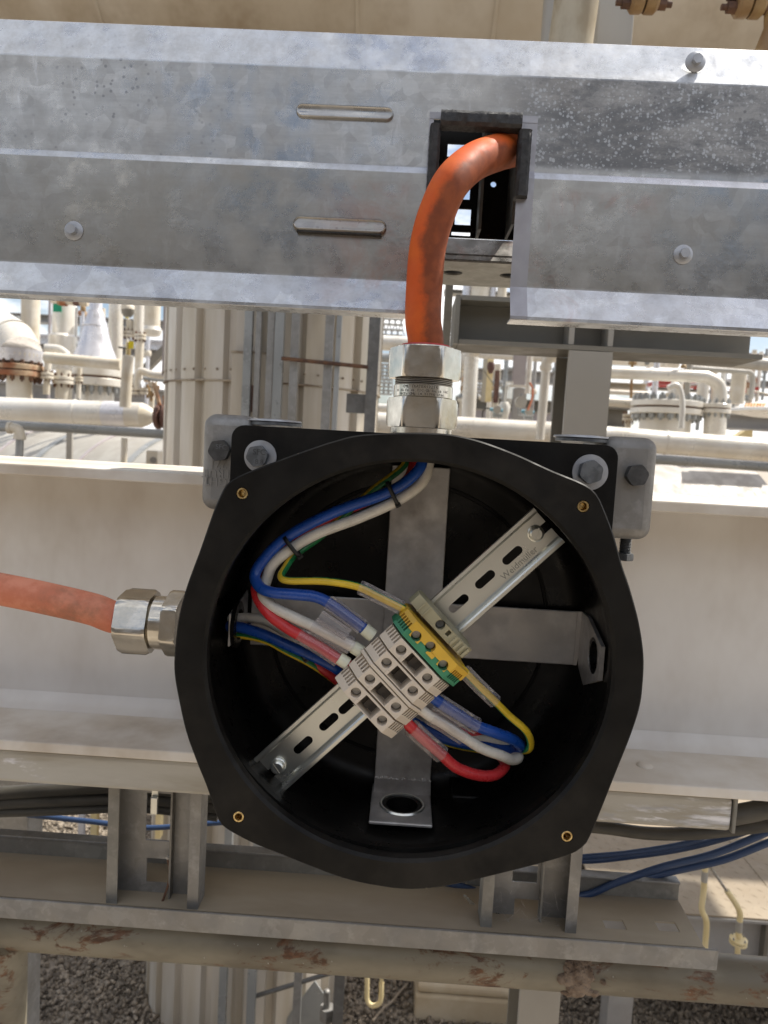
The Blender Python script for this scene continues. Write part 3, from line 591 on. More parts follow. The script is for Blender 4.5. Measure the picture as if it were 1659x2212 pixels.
pipe('branch_elbow_pipe', [(98, 752), (128, 755), (148, 770)], 4.8, 9, M['wpipe'], 'short curved branch pipe beside the big white elbow', sub=6)
t = thing('sample_post', P(272, 872, 4.3), 'cream standpipe with a yellow tagged valve on top', 'standpipe')
mk('standpipe', MB().cyl(P(277, 770, 4.3), P(270, 880, 4.3), L(12, 4.3)).lathe(P(277, 768, 4.3), (0, 0, -1), [(L(9, 4.3), 0), (L(12, 4.3), L(4, 4.3))], 20), M['cream'], t)
mk('valve', MB().cyl(P(278, 740, 4.3), P(277, 769, 4.3), L(5, 4.3)), M['brass'], t)
mk('yellow_tag', MB().box((P(279, 745, 4.28).x, 4.27, P(280, 753, 4.28).z), (P(289, 745, 4.28).x, 4.28, P(280, 737, 4.28).z)), M['yellowb'], t, smooth=0)
mk('lever', MB().tube([P(256, 750, 4.3), P(276, 753, 4.3)], L(2, 4.3), 8), M['steelbeam'], t)
pipe('hooked_pipe', [(360, 812), (325, 808), (303, 802), (296, 820), (298, 842)], 4.4, 8, M['wpipe'], 'small white pipe curving down left of the clad tower', sub=6)
t = thing('rusty_gate_valve', P(345, 925, 4.0), 'dark rusty flanged valve between the lagged header and the clad tower', 'valve')
for dx in (0, 15): mk('valve_disc', MB().lathe(P(337 + dx, 900, 4.0), (1, 0, 0), [(L(24, 4.), 0), (L(27, 4.), L(3, 4.)), (L(27, 4.), L(9, 4.)), (L(20, 4.), L(12, 4.))], 28), M['brown'], t)
mk('handle', MB().tube([P(333, 828, 3.95), P(345, 876, 3.95)], L(4.5, 4.), 8), M['rust'], t)
mk('stem', MB().cyl(P(357, 860, 4.0), P(356, 888, 4.0), L(5, 4.)).hexnut(P(357, 862, 4.), (0, 0, 1), L(6, 4), L(6, 4), n=24), M['rust'], t)
t = thing('small_valve_group', P(303, 850, 4.4), 'pair of small pale flanged valves hanging under the curving pipe', 'valve')
for px in (293, 311): flange(t, P(px, 845, 4.4), L(8, 4.4), L(14, 4.4), M['cream'], M['rustdk'], 6)
t = thing('gauge_tree', P(325, 880, 4.5), 'cluster of small brass fittings above the rusty valve', 'fittings')
for px, py, l in ((318, 830, 30), (326, 845, 22), (338, 835, 12)): mk('fitting', MB().cyl(P(px, py, 4.5), P(px + 1, py + l, 4.5), L(3, 4.5)).hexnut(P(px, py + l * .5, 4.5), (0, 0, 1), L(6, 4.5), L(8, 4.5), n=24), M['ochre'], t)
# structural steel far left
hbeam('rack_beam', -80, 360, 678, 9.0, 18, M['steel'], 'upper grey rack beam behind the vertical pipes on the left')
hbeam('lower_rack_beam', -80, 362, 727, 9.6, 30, M['alu'], 'wide pale rack beam behind the flanges on the left')
hbeam('dark_rack_beam', 60, 362, 748, 8.4, 16, M['steel'], 'dark rack beam between the reducer and the lilac column')
hbeam('ledger_beam', -80, 360, 838, 8.2, 40, M['steel'], 'deep grey beam low behind the left flanges')
a, b_ = P(280, 838, 7.5), P(366, 752, 7.5)
lone('diagonal_brace', MB().prism([a, a + Vector((0, 0, L(22, 7.5))), b_ + Vector((0, 0, L(22, 7.5))), b_], (0, .1, 0)), M['steelbeam'], 'dark diagonal steel brace against the sky left of the clad tower', 'brace', smooth=0)
fl2(330, 830, 6.0, 10, 9, 'distant small flange seen above the rusty valve', neck=60)
pipe('far_conduit', [(310, 817), (366, 823)], 5.2, 4, M['greypipe'], 'thin grey conduit left of the clad tower')

# ---- centre and right process area
pipe('bright_header_pipe', [(780, 914), (1180, 936), (1720, 978)], 4.4, 25, M['wpipe'], 'long bright cream header pipe passing behind both the post and the right clamp', rings=((1, .48),))
pipe('lower_grey_pipe', [(1180, 976), (1720, 1013)], 3.6, 10.5, M['greypipe'], 'slim dark pipe below the bright header on the right')
t = thing('stained_tank', (P(1540, 1040, 5.5).x, 6.5, 0), 'white horizontal tank with dark run stains at the right edge', 'tank')
ztop = P(1540, 1003, 5.9).z; mk('shell', MB().tube([(P(1380, 1040, 5.4).x, 6.6, ztop - 1.0), (P(1760, 1040, 5.4).x, 6.6, ztop - 1.0)], 1.0, 64), basic('stained_white_tank', (.46, .43, .39), .55, c2=(.34, .31, .275), sc=4, dirt=((.22, .20, .18), .85), str_=(2.2, 2, .5)), t)
pipe('thick_riser', [(1019, 772), (1009, 945)], 4.9, 15, M['wpipe'], 'thick cream riser pipe right of the upper cable gland', rings=((0, .03),))
pipe('sloping_pipe', [(1040, 742), (1012, 772), (995, 800)], 5.3, 13, M['cream'], 'cream pipe sloping down behind the thick riser', sub=5)
pipe('long_cross_pipe', [(985, 762), (1215, 775)], 6.2, 9, M['wpipe'], 'pale horizontal pipe right below the dark beam')
vpost('lilac_stanchion', 1112, 1138, 700, 836, 5.4, M['lilac'], 'lilac grey stanchion above the transmitters')
vpost('lower_stanchion', 1108, 1135, 838, 930, 5.6, M['steel'], 'dark stanchion continuing beneath the lilac one')
vpipe('slim_riser', 1142, 770, 850, 5.5, 6, M['wpipe'], 'slim riser pipe beside the lilac stanchion')
t = thing('tee_standpipe', P(1170, 950, 4.2), 'white standpipe topped by an elbow left of the grey post', 'standpipe')
mk('standpipe', MB().cyl(P(1180, 790, 4.2), P(1166, 950, 4.2), L(9.5, 4.2)), M['wpipe'], t)
mk('elbow', MB().tube(spline([P(1179, 800, 4.2), P(1180, 785, 4.2), P(1190, 772, 4.2), P(1216, 755, 4.2), P(1240, 740, 4.2)], 6), L(11, 4.2), 20), M['cream'], t)
mk('collar', MB().cyl(P(1179, 790, 4.2), P(1178.5, 799, 4.2), L(13, 4.2)), M['cream'], t)
def transmitter(px, py, lab, Y=4.6):
    t = thing('transmitter', P(px, py + 12, Y), lab, 'transmitter', 'pressure transmitters near the post')
    mk('housing', MB().cyl(P(px, py, Y) - Vector((0, .04, 0)), P(px, py, Y) + Vector((0, .04, 0)), L(7.5, Y)), M['bluedev'], t)
    mk('bezel', MB().lathe(P(px, py, Y) - Vector((0, .05, 0)), (0, 1, 0), [(L(8.5, Y), 0), (L(8.5, Y), .01), (L(6, Y), .012)], 20), M['wtank'], t)
    mk('manifold', MB().cbox(P(px + 2, py + 12, Y), (L(20, Y), .03, L(7, Y))), M['greypipe'], t, smooth=0)
    mk('side_port', MB().cyl(P(px - 14, py - 2, Y), P(px + 14, py + 1, Y), L(3.5, Y)), M['bluedev'], t)
transmitter(1072, 886, 'blue transmitter with a cable loop on its left side'); transmitter(1140, 890, 'blue transmitter with a pink hose above it')
lone('cable_loop', MB().tube(spline([P(1043, 915, 4.6), P(1043, 890, 4.6), P(1052, 882, 4.6), P(1066, 885, 4.6)], 6), L(1.6, 4.6), 8), M['cableblk'], 'thin dark cable looping into the left blue transmitter', 'cable')
lone('pink_hose', MB().tube(spline([P(1140, 886, 4.5), P(1148, 865, 4.5), P(1151, 842, 4.5), P(1144, 826, 4.5)], 6), L(2.2, 4.5), 8), M['salmon'], 'thin pink hose curving up from the right blue transmitter', 'hose')
t = thing('round_gauge', P(1125, 885, 4.5), 'white round pressure gauge on a bent stem between the transmitters', 'gauge')
mk('gauge_case', MB().cyl(P(1125, 868, 4.5) - Vector((0, .03, 0)), P(1125, 868, 4.5) + Vector((0, .03, 0)), L(12, 4.5)), M['wtank'], t)
mk('stem', MB().tube([P(1121, 878, 4.5), P(1120, 897, 4.5), P(1150, 899, 4.5), P(1150, 925, 4.5)], L(1.6, 4.5), 8), M['greypipe'], t)
mk('top_fitting', MB().cyl(P(1126, 858, 4.5), P(1127, 850, 4.5), L(3, 4.5)), M['greypipe'], t)
t = thing('tube_bundle', P(1095, 915, 4.7), 'bundle of thin vertical sample tubes with a small pot left of the gauge', 'tubing')
for k_ in range(4): mk('sample_tube', MB().cyl(P(1094 + k_ * 4.5, 824, 4.7), P(1088 + k_ * 4.5, 880, 4.7), L(1.4, 4.7), n=8), M['wpipe'], t)
mk('pot', MB().lathe(P(1090, 868, 4.7), (0, 0, -1), [(L(8, 4.7), 0), (L(13, 4.7), L(10, 4.7)), (L(11, 4.7), L(26, 4.7)), (L(7, 4.7), L(50, 4.7))], 20), M['wpipe'], t)
mk('clamp_plate', MB().cbox(P(1118, 834, 4.65), (L(38, 4.65), .02, L(5, 4.65))), M['wpipe'], t, smooth=0)
vpost('yellow_post', 1052, 1064, 770, 868, 6.6, M['yellowp'], 'yellow edged post in front of the lattice screen')
vpost('white_post', 1042, 1052, 770, 868, 6.7, M['wtank'], 'white post directly left of the yellow edged post')
vpost('brown_post', 1068, 1078, 800, 870, 6.9, M['brown'], 'dark brown post right of the yellow edged post')
hbeam('dark_cross_beam', 985, 1215, 805, 8.6, 26, M['steel'], 'brownish beam crossing high behind the transmitters')
hbeam('low_cross_beam', 985, 1215, 868, 8.3, 26, M['steelbeam'], 'dark beam crossing low behind the transmitters')
hbeam('lilac_wall_rail', 985, 1220, 890, 9.2, 40, M['lilac'], 'wide lilac wall panel behind the gauge')
t = thing('hanging_valve', P(1062, 800, 6.0), 'brown valve with a thin lever hanging beneath the long pale pipe', 'valve')
mk('body', MB().lathe(P(1061, 782, 6.0), (0, 0, -1), [(L(6, 6), 0), (L(8, 6), L(6, 6)), (L(8, 6), L(14, 6)), (L(4, 6), L(24, 6))], 16), M['brown'], t)
mk('lever', MB().tube([P(1045, 800, 6.0), P(1066, 830, 6.0)], L(1.2, 6), 6), M['steelbeam'], t)
# lattice screens (far cooling-tower louvres)
def lattice(x0, y0, x1, y1, Y, nx, ny, lab):
    t = thing('lattice_screen', P((x0 + x1) / 2, y1, Y), lab, 'lattice screen', 'lattice screens behind the rack'); mb = MB(); a = P(x0, y1, Y); b_ = P(x1, y0, Y); th = L(1.8, Y)
    W_, H_ = b_.x - a.x, b_.z - a.z
    for i in range(ny + 1):
        z = a.z + H_ * i / ny; mk('rail', MB().box((a.x, Y, z - th), (b_.x, Y + .04, z + th)), M['wtank'], t, smooth=0)
    for i in range(nx):
        xx = a.x + W_ * (i + .5) / nx; s = 1 if i % 2 else -1; wz = W_ / nx
        p = [(xx - wz * s * .8, a.z), (xx + wz * s * .8, b_.z)]
        mk('slat', MB().prism([(p[0][0], Y + .05, p[0][1]), (p[0][0] + th * 1.6, Y + .05, p[0][1]), (p[1][0] + th * 1.6, Y + .05, p[1][1]), (p[1][0], Y + .05, p[1][1])], (0, .02, 0)), M['alu'], t, smooth=0)
lattice(812, 690, 872, 722, 9.0, 9, 3, 'small silver lattice screen left of the orange cable just above its gland')
lattice(812, 788, 850, 850, 9.0, 7, 8, 'silver lattice screen left of the cable gland beside the dark angle post')
lattice(1026, 800, 1044, 880, 9.4, 4, 10, 'narrow silver lattice screen right of the thick riser')
lattice(970, 690, 990, 740, 9.4, 4, 6, 'narrow silver lattice screen between the orange cable and the dark beam')
pipe('upper_far_pipe', [(780, 738), (1000, 750)], 6.4, 16, M['wpipe'], 'wide pale pipe behind the orange cable at the gland height')
pipe('mid_far_pipe', [(780, 770), (990, 782)], 7.0, 10, M['greypipe'], 'grey horizontal pipe behind the cable gland')
pipe('small_far_pipe', [(800, 880), (900, 885)], 6.0, 9, M['wpipe'], 'short pale pipe left of the lower gland nut')
pipe('gap_far_pipe', [(960, 672), (1010, 675)], 6.0, 13, M['wpipe'], 'pale pipe showing between the orange cable and the dark beam')
for i, (px, w_, lab) in enumerate(((1010, 9, 'pale'), (1038, 20, 'broad brownish'), (1066, 7, 'silver thin'), (1086, 10, 'short white'))):
    vpipe('far_riser', px, 560, 650, 7.0, w_, M['cream'] if i % 2 else M['alu'], lab + ' vertical pipe glimpsed above the dark beam behind the tray cutout')
hbeam('gap_rail', 960, 1110, 628, 7.6, 9, M['wtank'], 'white rail glimpsed above the dark beam behind the tray cutout')

rc_ = random.Random(11)
ORD = 'first second third fourth fifth sixth seventh eighth ninth tenth eleventh twelfth thirteenth fourteenth fifteenth'.split()
CN = {'alu': 'silver', 'wpipe': 'white', 'cream': 'cream', 'steel': 'dark grey', 'greypipe': 'grey', 'lilac': 'lilac'}
def clutter(x0, x1, y0, y1, n_, where, grp):
    for i, px in enumerate(sorted(rc_.uniform(x0, x1) for _ in range(n_))):
        Yc_ = rc_.uniform(6.8, 8.4); r_ = rc_.choice((3, 4, 5, 7)); kk = rc_.choice(list(CN)); mt = M[kk]
        a, b_ = plumb(px, y0 + rc_.uniform(0, 50), y1, Yc_)
        t = thing('distant_riser', b_, '%s distant riser, %s from the left far behind %s' % (CN[kk], ORD[i], where), 'pipe', grp); mk('riser', MB().cyl(a, b_, L(r_, Yc_), n=10), mt, t)
        for k in range(rc_.choice((1, 2))):
            z = a.z + (b_.z - a.z) * rc_.uniform(.1, .7)
            mk('coupling', MB().lathe((a.x, a.y, z), (0, 0, 1), [(L(r_ * 1.7, Yc_), 0), (L(r_ * 1.9, Yc_), .01), (L(r_ * 1.9, Yc_), .04), (L(r_ * 1.6, Yc_), .05)], 12), M[rc_.choice(('cream', 'rust', 'ochre', 'greypipe'))], t)
        if rc_.random() < .5:
            z = a.z + (b_.z - a.z) * rc_.uniform(.2, .6); mk('side_branch', MB().cyl((a.x, a.y, z), (a.x + rc_.uniform(-.35, .35), a.y, z + rc_.uniform(-.04, .04)), L(r_ * .6, Yc_), n=8), mt, t)
clutter(2, 345, 640, 900, 13, 'the rusty flange and reducer', 'distant risers on the left')
clutter(990, 1210, 740, 930, 11, 'the blue transmitters', 'distant risers in the middle')
clutter(1325, 1655, 750, 930, 15, 'the curving pipe', 'distant risers on the right')
# right of the grey post
Y = 4.7
pipe('elbow_header', [(1300, 804), (1500, 813), (1530, 817), (1552, 832), (1557, 855), (1553, 875)], Y, 13, M['wpipe'], 'cream horizontal pipe curving down into a flange on the right', sub=6)
t = thing('vent_stub', P(1478, 800, 4.5), 'small bolted stub with a rusty stem on top of the curving pipe', 'pipe stub')
mk('stub', MB().lathe(P(1477, 786, 4.7), (0, 0, -1), [(L(3, Y), 0), (L(6, Y), L(4, Y)), (L(6, Y), L(9, Y))], 16).cyl(P(1480, 755, 4.7), P(1478, 788, 4.7), L(3, Y)), M['ochre'], t)
t = thing('wide_flange_pair', P(1445, 960, 4.7), 'very wide white bolted flange pair behind the right clamp', 'flange')
flange(t, P(1440, 882, 4.7), L(74, 4.7), L(28, 4.7), M['wpipe'], M['greypipe'], 22)
mk('top_hub', MB().lathe(P(1442, 858, 4.7), (0, 0, -1), [(L(10, Y), 0), (L(34, Y), L(8, Y)), (L(40, Y), L(14, Y))], 32), M['cream'], t)
mk('vessel_neck', MB().cyl(P(1438, 892, 4.7), P(1433, 960, 4.7), L(52, 4.7)), M['wpipe'], t)
t = fl2(1546, 883, 4.6, 30, 20, 'smaller white flange pair at the foot of the curving pipe', m1='wpipe', m2='greypipe', nb=12, neck=60, nr=.75, up=12)
pipe('gooseneck_tube', [(1443, 838), (1460, 832), (1470, 845), (1474, 880), (1471, 925)], 4.3, 6, M['wpipe'], 'thin white gooseneck tube bending down over the wide flange', sub=6)
pipe('top_header', [(1480, 776), (1720, 792)], 7.0, 13, M['wtank'], 'bright white pipe at the right edge just beneath the dark beam')
pipe('top_left_header', [(1320, 776), (1465, 783)], 7.2, 12, M['wpipe'], 'pale pipe right of the grey post just beneath the dark beam')
pipe('corner_tube', [(1495, 795), (1600, 803), (1621, 806), (1626, 820), (1622, 862)], 5.6, 5.5, M['wtank'], 'white tube turning squarely down at the far right', sub=4)
pipe('angled_pipe', [(1300, 772), (1372, 748)], 5.4, 13, M['wpipe'], 'pale pipe angled up to the right beside the grey post')
vpipe('grey_riser', 1417, 755, 862, 5.2, 6, M['alu'], 'grey riser left of the rusty vent stub')
vpipe('white_riser', 1487, 755, 866, 5.1, 6, M['wtank'], 'white riser right of the rusty vent stub')
vpipe('wide_back_riser', 1594, 800, 872, 6.6, 15, M['cream'], 'wide cream riser standing behind the white square-cornered tube')
vpipe('back_riser', 1462, 815, 870, 6.6, 12, M['wpipe'], 'pale riser behind the gooseneck tube')
vpipe('second_back_riser', 1518, 820, 868, 6.6, 12, M['wpipe'], 'pale riser behind the curving pipe')
vpipe('edge_riser', 1560, 800, 870, 6.9, 5, M['wpipe'], 'thin pale riser between the curving pipe and the wide cream riser')
pipe('left_return_pipe', [(1300, 867), (1368, 872)], 4.9, 10, M['wpipe'], 'short bright pipe joining the wide flange from the left')
pipe('thin_return_pipe', [(1300, 846), (1402, 851)], 5.6, 5, M['wpipe'], 'thin bright pipe above the short bright one beside the post')
hbeam('beige_cross_rail', 1300, 1400, 831, 7.0, 14, M['cream'], 'beige rail right of the grey post at mid height')
hbeam('dark_base_beam', 1290, 1360, 900, 6.4, 46, M['steelbeam'], 'dark steel base behind the left of the wide flange')
hbeam('right_base_beam', 1560, 1730, 908, 6.2, 34, M['steel'], 'dark grey beam at the right edge below the striped cone')
hbeam('far_lilac_beam', 1300, 1720, 752, 9.0, 14, M['lilac'], 'pale lilac beam far behind the pipes on the right')
hbeam('far_grey_beam', 1440, 1720, 818, 9.5, 14, M['steel'], 'grey beam far behind the curving pipe')
hbeam('far_white_rail', 1410, 1720, 838, 8.6, 5, M['wtank'], 'thin white rail far behind the curving pipe')
for (x0, x1, y, lab) in ((1418, 1450, 822, 'red machine part left of the white riser'), (1492, 1520, 826, 'red machine part behind the curving pipe'), (1604, 1640, 834, 'red machine part beside the white square-cornered tube')):
    lone('red_machine', MB().box((P(x0, y, 7.5).x, 7.5, P(x0, y + 7, 7.5).z), (P(x1, y, 7.5).x, 7.8, P(x0, y, 7.5).z)).cyl(P(x0 + 6, y + 12, 7.5), P(x1 - 6, y + 12, 7.5), L(3, 7.5)), M['redb'], lab, 'machine', smooth=0)
t = thing('striped_cone', P(1680, 895, 5.0), 'pale dished vessel end with orange stripes at the right edge', 'vessel')
mk('dish', MB().lathe(P(1690, 860, 5.3), (0, 0, -1), [(L(20, 5), 0), (L(60, 5), L(12, 5)), (L(108, 5), L(28, 5)), (L(112, 5), L(34, 5)), (L(60, 5), L(42, 5))], 48), M['wpipe'], t)
for k_ in range(7): mk('stripe', MB().prism([P(1610 + k_ * 6.5, 878, 4.93), P(1614 + k_ * 6.5, 878, 4.93), P(1617 + k_ * 6.5, 871, 4.95), P(1613 + k_ * 6.5, 871, 4.95)], (0, .02, 0)), M['orangeb'], t, smooth=0)
lone('yellow_bracket', MB().prism([P(1585, 944, 5.0), P(1626, 947, 5.0), P(1626, 929, 5.0), P(1610, 930, 5.0), P(1600, 937, 5.0)], (0, .08, 0)), M['yellowp'], 'yellow wedge bracket above the bright header at the right', 'bracket', smooth=0)
fl2(1357, 902, 5.0, 12, 14, 'small cream flange left of the wide flange pair', neck=30)
t = thing('brass_valve', P(1365, 860, 5.0), 'rusty stemmed valve rising from the short bright pipe', 'valve')
mk('stem', MB().cyl(P(1366, 780, 5.0), P(1363, 860, 5.0), L(3, 5)).hexnut(P(1366, 788, 5.0), (0, 0, 1), L(8, 5), L(6, 5), n=24), M['ochre'], t); mk('body', MB().cyl(P(1372, 752, 5.), P(1370, 790, 5.), L(4, 5)), M['cream'], t)
t = thing('service_manifold', P(1400, 790, 5.5), 'small silver valve manifold above the curving pipe', 'valve')
for px, py in ((1390, 775), (1398, 783), (1408, 777)): mk('knob', MB().cyl(P(px, py, 5.5), P(px, py, 5.45), L(5, 5.5)), M['greypipe'], t)
mk('riser', MB().cyl(P(1397, 755, 5.5), P(1395, 790, 5.5), L(3, 5.5)), M['cream'], t)

# ---- dark beam and grey post
def ibeam_x(x0, x1, yf, yb, z0, z1, tf, tw, xs=None):
    ym = (yf + yb) / 2
    return MB().prism([(x0, yf, z0), (x0, yb, z0), (x0, yb, z0 + tf), (x0, ym + tw/2, z0 + tf), (x0, ym + tw/2, z1 - tf), (x0, yb, z1 - tf), (x0, yb, z1), (x0, yf, z1), (x0, yf, z1 - tf), (x0, ym - tw/2, z1 - tf), (x0, ym - tw/2, z0 + tf), (x0, yf, z0 + tf)], (x1 - x0, 0, 0))
Yb = 1.15
zt = P(1000, 637, Yb).z; zb_ = P(1100, 748, Yb).z; bx0 = P(988, 690, Yb).x; bx1 = P(1650, 745, Yb).x
t = thing('support_beam', (bx0, Yb + .04, zb_), 'dark grey steel beam with stiffeners above the grey post on the right', 'beam')
mk('beam_section', ibeam_x(bx0 + .004, bx1, Yb, Yb + .10, zb_, zt, .007, .006), M['steelbeam'], t, smooth=0, fixn=True)
mk('end_plate', MB().box((bx0 - .004, Yb - .002, zb_), (bx0 + .003, Yb + .102, zt)), M['steelbeam'], t, smooth=0)
for px in (1236, 1321):
    xx = P(px, 720, Yb).x; mk('stiffener', MB().box((xx - .004, Yb + .002, zb_ + .008), (xx + .004, Yb + .046, zt - .008)), M['steelpost'], t, smooth=0)
a, b_ = plumb(1270, 735, 960, Yb); hw = L(46, Yb)
t = thing('grey_post', (a.x, Yb + .05, 0), 'grey painted steel post standing under the dark beam', 'post')
mk('front_flange', MB().box((a.x - hw, Yb, 0), (a.x + hw, Yb + .008, zb_ - .001)), M['steelpost'], t, smooth=0)
mk('web', MB().box((a.x - .004, Yb + .009, 0), (a.x + .004, Yb + .092, zb_ - .001)), M['steelpost'], t, smooth=0)
mk('rear_flange', MB().box((a.x - hw, Yb + .093, 0), (a.x + hw, Yb + .10, zb_ - .001)), M['steelbeam'], t, smooth=0)
a, b_ = plumb(962, 600, 940, .86)
lone('strut_strip', MB().box((a.x - .004, .86, b_.z), (a.x + .004, .885, a.z + .02)), M['galv_dusty'], 'narrow grey green vertical strut strip just behind the orange cable', 'strut', smooth=0)

# ---- platform at the lower right
zp = PZ(1480, 1973, 0).z; Y0 = 2.3; zp = P(1480, 1973, Y0).z
t = thing('platform', (1.3, 2.6, 0), 'dusty chequer plate platform on a grey girder at the lower right', 'platform')
px0 = P(1300, 1973, Y0).x
for i in range(4):
    mk('deck_plate', MB().box((px0 + i * .62, Y0, zp - .006), (px0 + i * .62 + .617, Y0 + 2.6, zp)), M['checker'], t, smooth=0)
ck = MB()
for i in range(54):
    for j in range(46):
        x = px0 + .02 + i * .035; y = Y0 + .02 + j * .035; s = 1 if (i + j) % 2 else -1
        d1 = Vector((.010 * s, .010, 0)); d2 = Vector((-.0022 * s, .0022, 0)); c = Vector((x, y, zp))
        ck.add([c - d1, c + d2 * 1, c + d1, c - d2, c + Vector((0, 0, .0018))], [(0, 3, 4), (3, 2, 4), (2, 1, 4), (1, 0, 4)])
tag(mk('tread_studs', ck, M['checker'], t, smooth=0), kind='stuff')
zl = P(1600, 2085, Y0).z
mk('girder_web', MB().box((px0, Y0 + .03, zl), (px0 + 2.4, Y0 + .04, zp - .012)), M['steel'], t, smooth=0)
mk('girder_flange', MB().box((px0, Y0 - .01, zl - .01), (px0 + 2.4, Y0 + .09, zl)), M['steel'], t, smooth=0)
mk('edge_flange', MB().box((px0, Y0 - .004, zp - .016), (px0 + 2.4, Y0 + .09, zp - .007)), M['steel'], t, smooth=0)
xx = P(1652, 2030, Y0).x; mk('web_stiffener', MB().box((xx, Y0 - .002, zl), (xx + .012, Y0 + .029, zp - .017)), M['steelbeam'], t, smooth=0)
for xx in (px0 + .05, px0 + 1.2, px0 + 2.3): mk('leg', MB().box((xx, Y0 + .01, 0), (xx + .08, Y0 + .09, zl - .011)), M['steel'], t, smooth=0)
a, b_ = plumb(1348, 1700, 1895, 3.4)
vpost('platform_column', 1317, 1380, 1640, 1905, 3.3, M['lilac'], 'broad lilac grey column rising behind the blue cables')
vpost('platform_stub', 1608, 1652, 1770, 1876, 3.0, M['rustdk'], 'brown painted steel stub on the platform at the right edge')
hbeam('platform_rail_beam', 1230, 1330, 1810, 4.0, 26, M['cream'], 'bright cream edge beam seen behind the platform column')
Y = 2.1
t = thing('yellow_vent_pipe', P(1522, 2050, Y), 'thin pale yellow pipe with a collar on top and a kink in the middle', 'pipe')
mk('pipe_run', MB().tube(spline([P(1524, 1862, Y), P(1520, 1925, Y), P(1516, 1964, Y), P(1526, 1992, Y), P(1523, 2046, Y), P(1519, 2120, Y)], 6), L(6.5, Y), 16), M['yellowp'], t)
mk('collar', MB().lathe(P(1530, 1856, Y), (0, 0, -1), [(L(12, Y), 0), (L(14, Y), L(2, Y)), (L(14, Y), L(9, Y)), (L(8, Y), L(13, Y))], 24), M['yellowp'], t)
mk('white_sleeve', MB().cyl(P(1523, 1882, Y), P(1521, 1904, Y), L(7, Y)), M['wtank'], t)
t = thing('yellow_flanged_pipe', P(1592, 2090, Y), 'pale yellow pipe with braided hose and bolted round flange', 'pipe')
mk('braided_hose', MB().tube(spline([P(1534, 1872, Y), P(1550, 1896, Y), P(1570, 1925, Y)], 8), L(3.2, Y), 10), basic('braid', (.10, .09, .08), .5, c2=(.5, .46, .4), sc=300), t)
mk('pipe_run', MB().tube(spline([P(1570, 1924, Y), P(1588, 1950, Y), P(1598, 1972, Y), P(1597, 2000, Y), P(1595, 2024, Y)], 6), L(6.5, Y), 16), M['yellowp'], t)
mk('white_sleeve', MB().cyl(P(1597, 1990, Y), P(1596, 2012, Y), L(7.2, Y)), M['wtank'], t)
flange(t, P(1595, 2033, Y), L(19, Y), L(12, Y), M['yellowp'], M['steel'], 4)
mk('lower_pipe', MB().cyl(P(1594, 2040, Y), P(1591, 2120, Y), L(6, Y)), M['yellowp'], t)
Y = 2.35
lone('u_bend_pipe', MB().tube(spline([P(793, 2070, Y), P(793, 2130, Y), P(793, 2158, Y), P(800, 2170, Y), P(809, 2172, Y), P(818, 2168, Y), P(823, 2156, Y), P(824, 2122, Y)], 6), L(5.5, Y), 16).box((P(820, 2120, Y).x, Y - .008, P(820, 2120, Y).z), (P(828, 2120, Y).x, Y + .008, P(820, 2080, Y).z)), M['yellowp'], 'small pale yellow U-bend pipe hanging over the gravel', 'pipe')
t = thing('concrete_footing', P(1015, 2212, 2.5), 'beige concrete footing block with brown stained base on the gravel', 'footing')
a = P(902, 2130, 2.45); b_ = P(1127, 2142, 2.45)
mk('block', MB().box((a.x, 2.45, .10), (b_.x, 3.0, (a.z + b_.z) / 2)), M['concrete'], t, bevel=.01, smooth=0)
mk('stained_base', MB().box((a.x - .006, 2.44, 0), (b_.x + .006, 3.01, .099)), M['concrete'], t, bevel=.008, smooth=0)
lone('dry_twig', MB().tube(spline([PZ(805, 2205, .03), PZ(828, 2178, .04), PZ(845, 2165, .03), PZ(862, 2145, .04), PZ(878, 2128, .03)], 6), .004, 6).tube([PZ(835, 2170, .03), PZ(818, 2174, .03), PZ(803, 2180, .02)], .0025, 6), M['twig'], 'pale dry twig lying on the gravel beside the U-bend pipe', 'twig')
pipe('striped_marker_pipe', [(35, 2120), (72, 2062)], 2.6, 11, M['cream'], 'cream marker pipe with a pink band leaning at the lower left', rings=((0, .5),), ringmat=M['salmon'])
# dim clutter low left behind the posts
vpost('short_stanchion', 168, 181, 1760, 1812, 2.6, M['alu'], 'pale short stanchion glimpsed left of the left slotted post')
vpost('ochre_stanchion', 195, 210, 1755, 1816, 2.7, M['yellowp'], 'ochre short stanchion glimpsed beside the left slotted post')
lone('ochre_strip', MB().box((P(335, 1800, 1.6).x, 1.6, P(335, 1812, 1.6).z), (P(346, 1800, 1.6).x, 1.62, P(335, 1690, 1.6).z)), M['yellowp'], 'ochre strip seen through the left slotted post', 'strip', smooth=0)
t = thing('left_back_post', P(30, 1805, 1.4), 'broad pale galvanised post behind the black cables at far left', 'post')
a = P(-30, 1830, 1.3); b_ = P(60, 1680, 1.3); mk('face', MB().box((a.x, 1.3, 0), (b_.x, 1.304, b_.z)), M['galv'], t, smooth=0); mk('side', MB().box((b_.x - .004, 1.305, 0), (b_.x, 1.36, b_.z)), M['galv'], t, smooth=0)

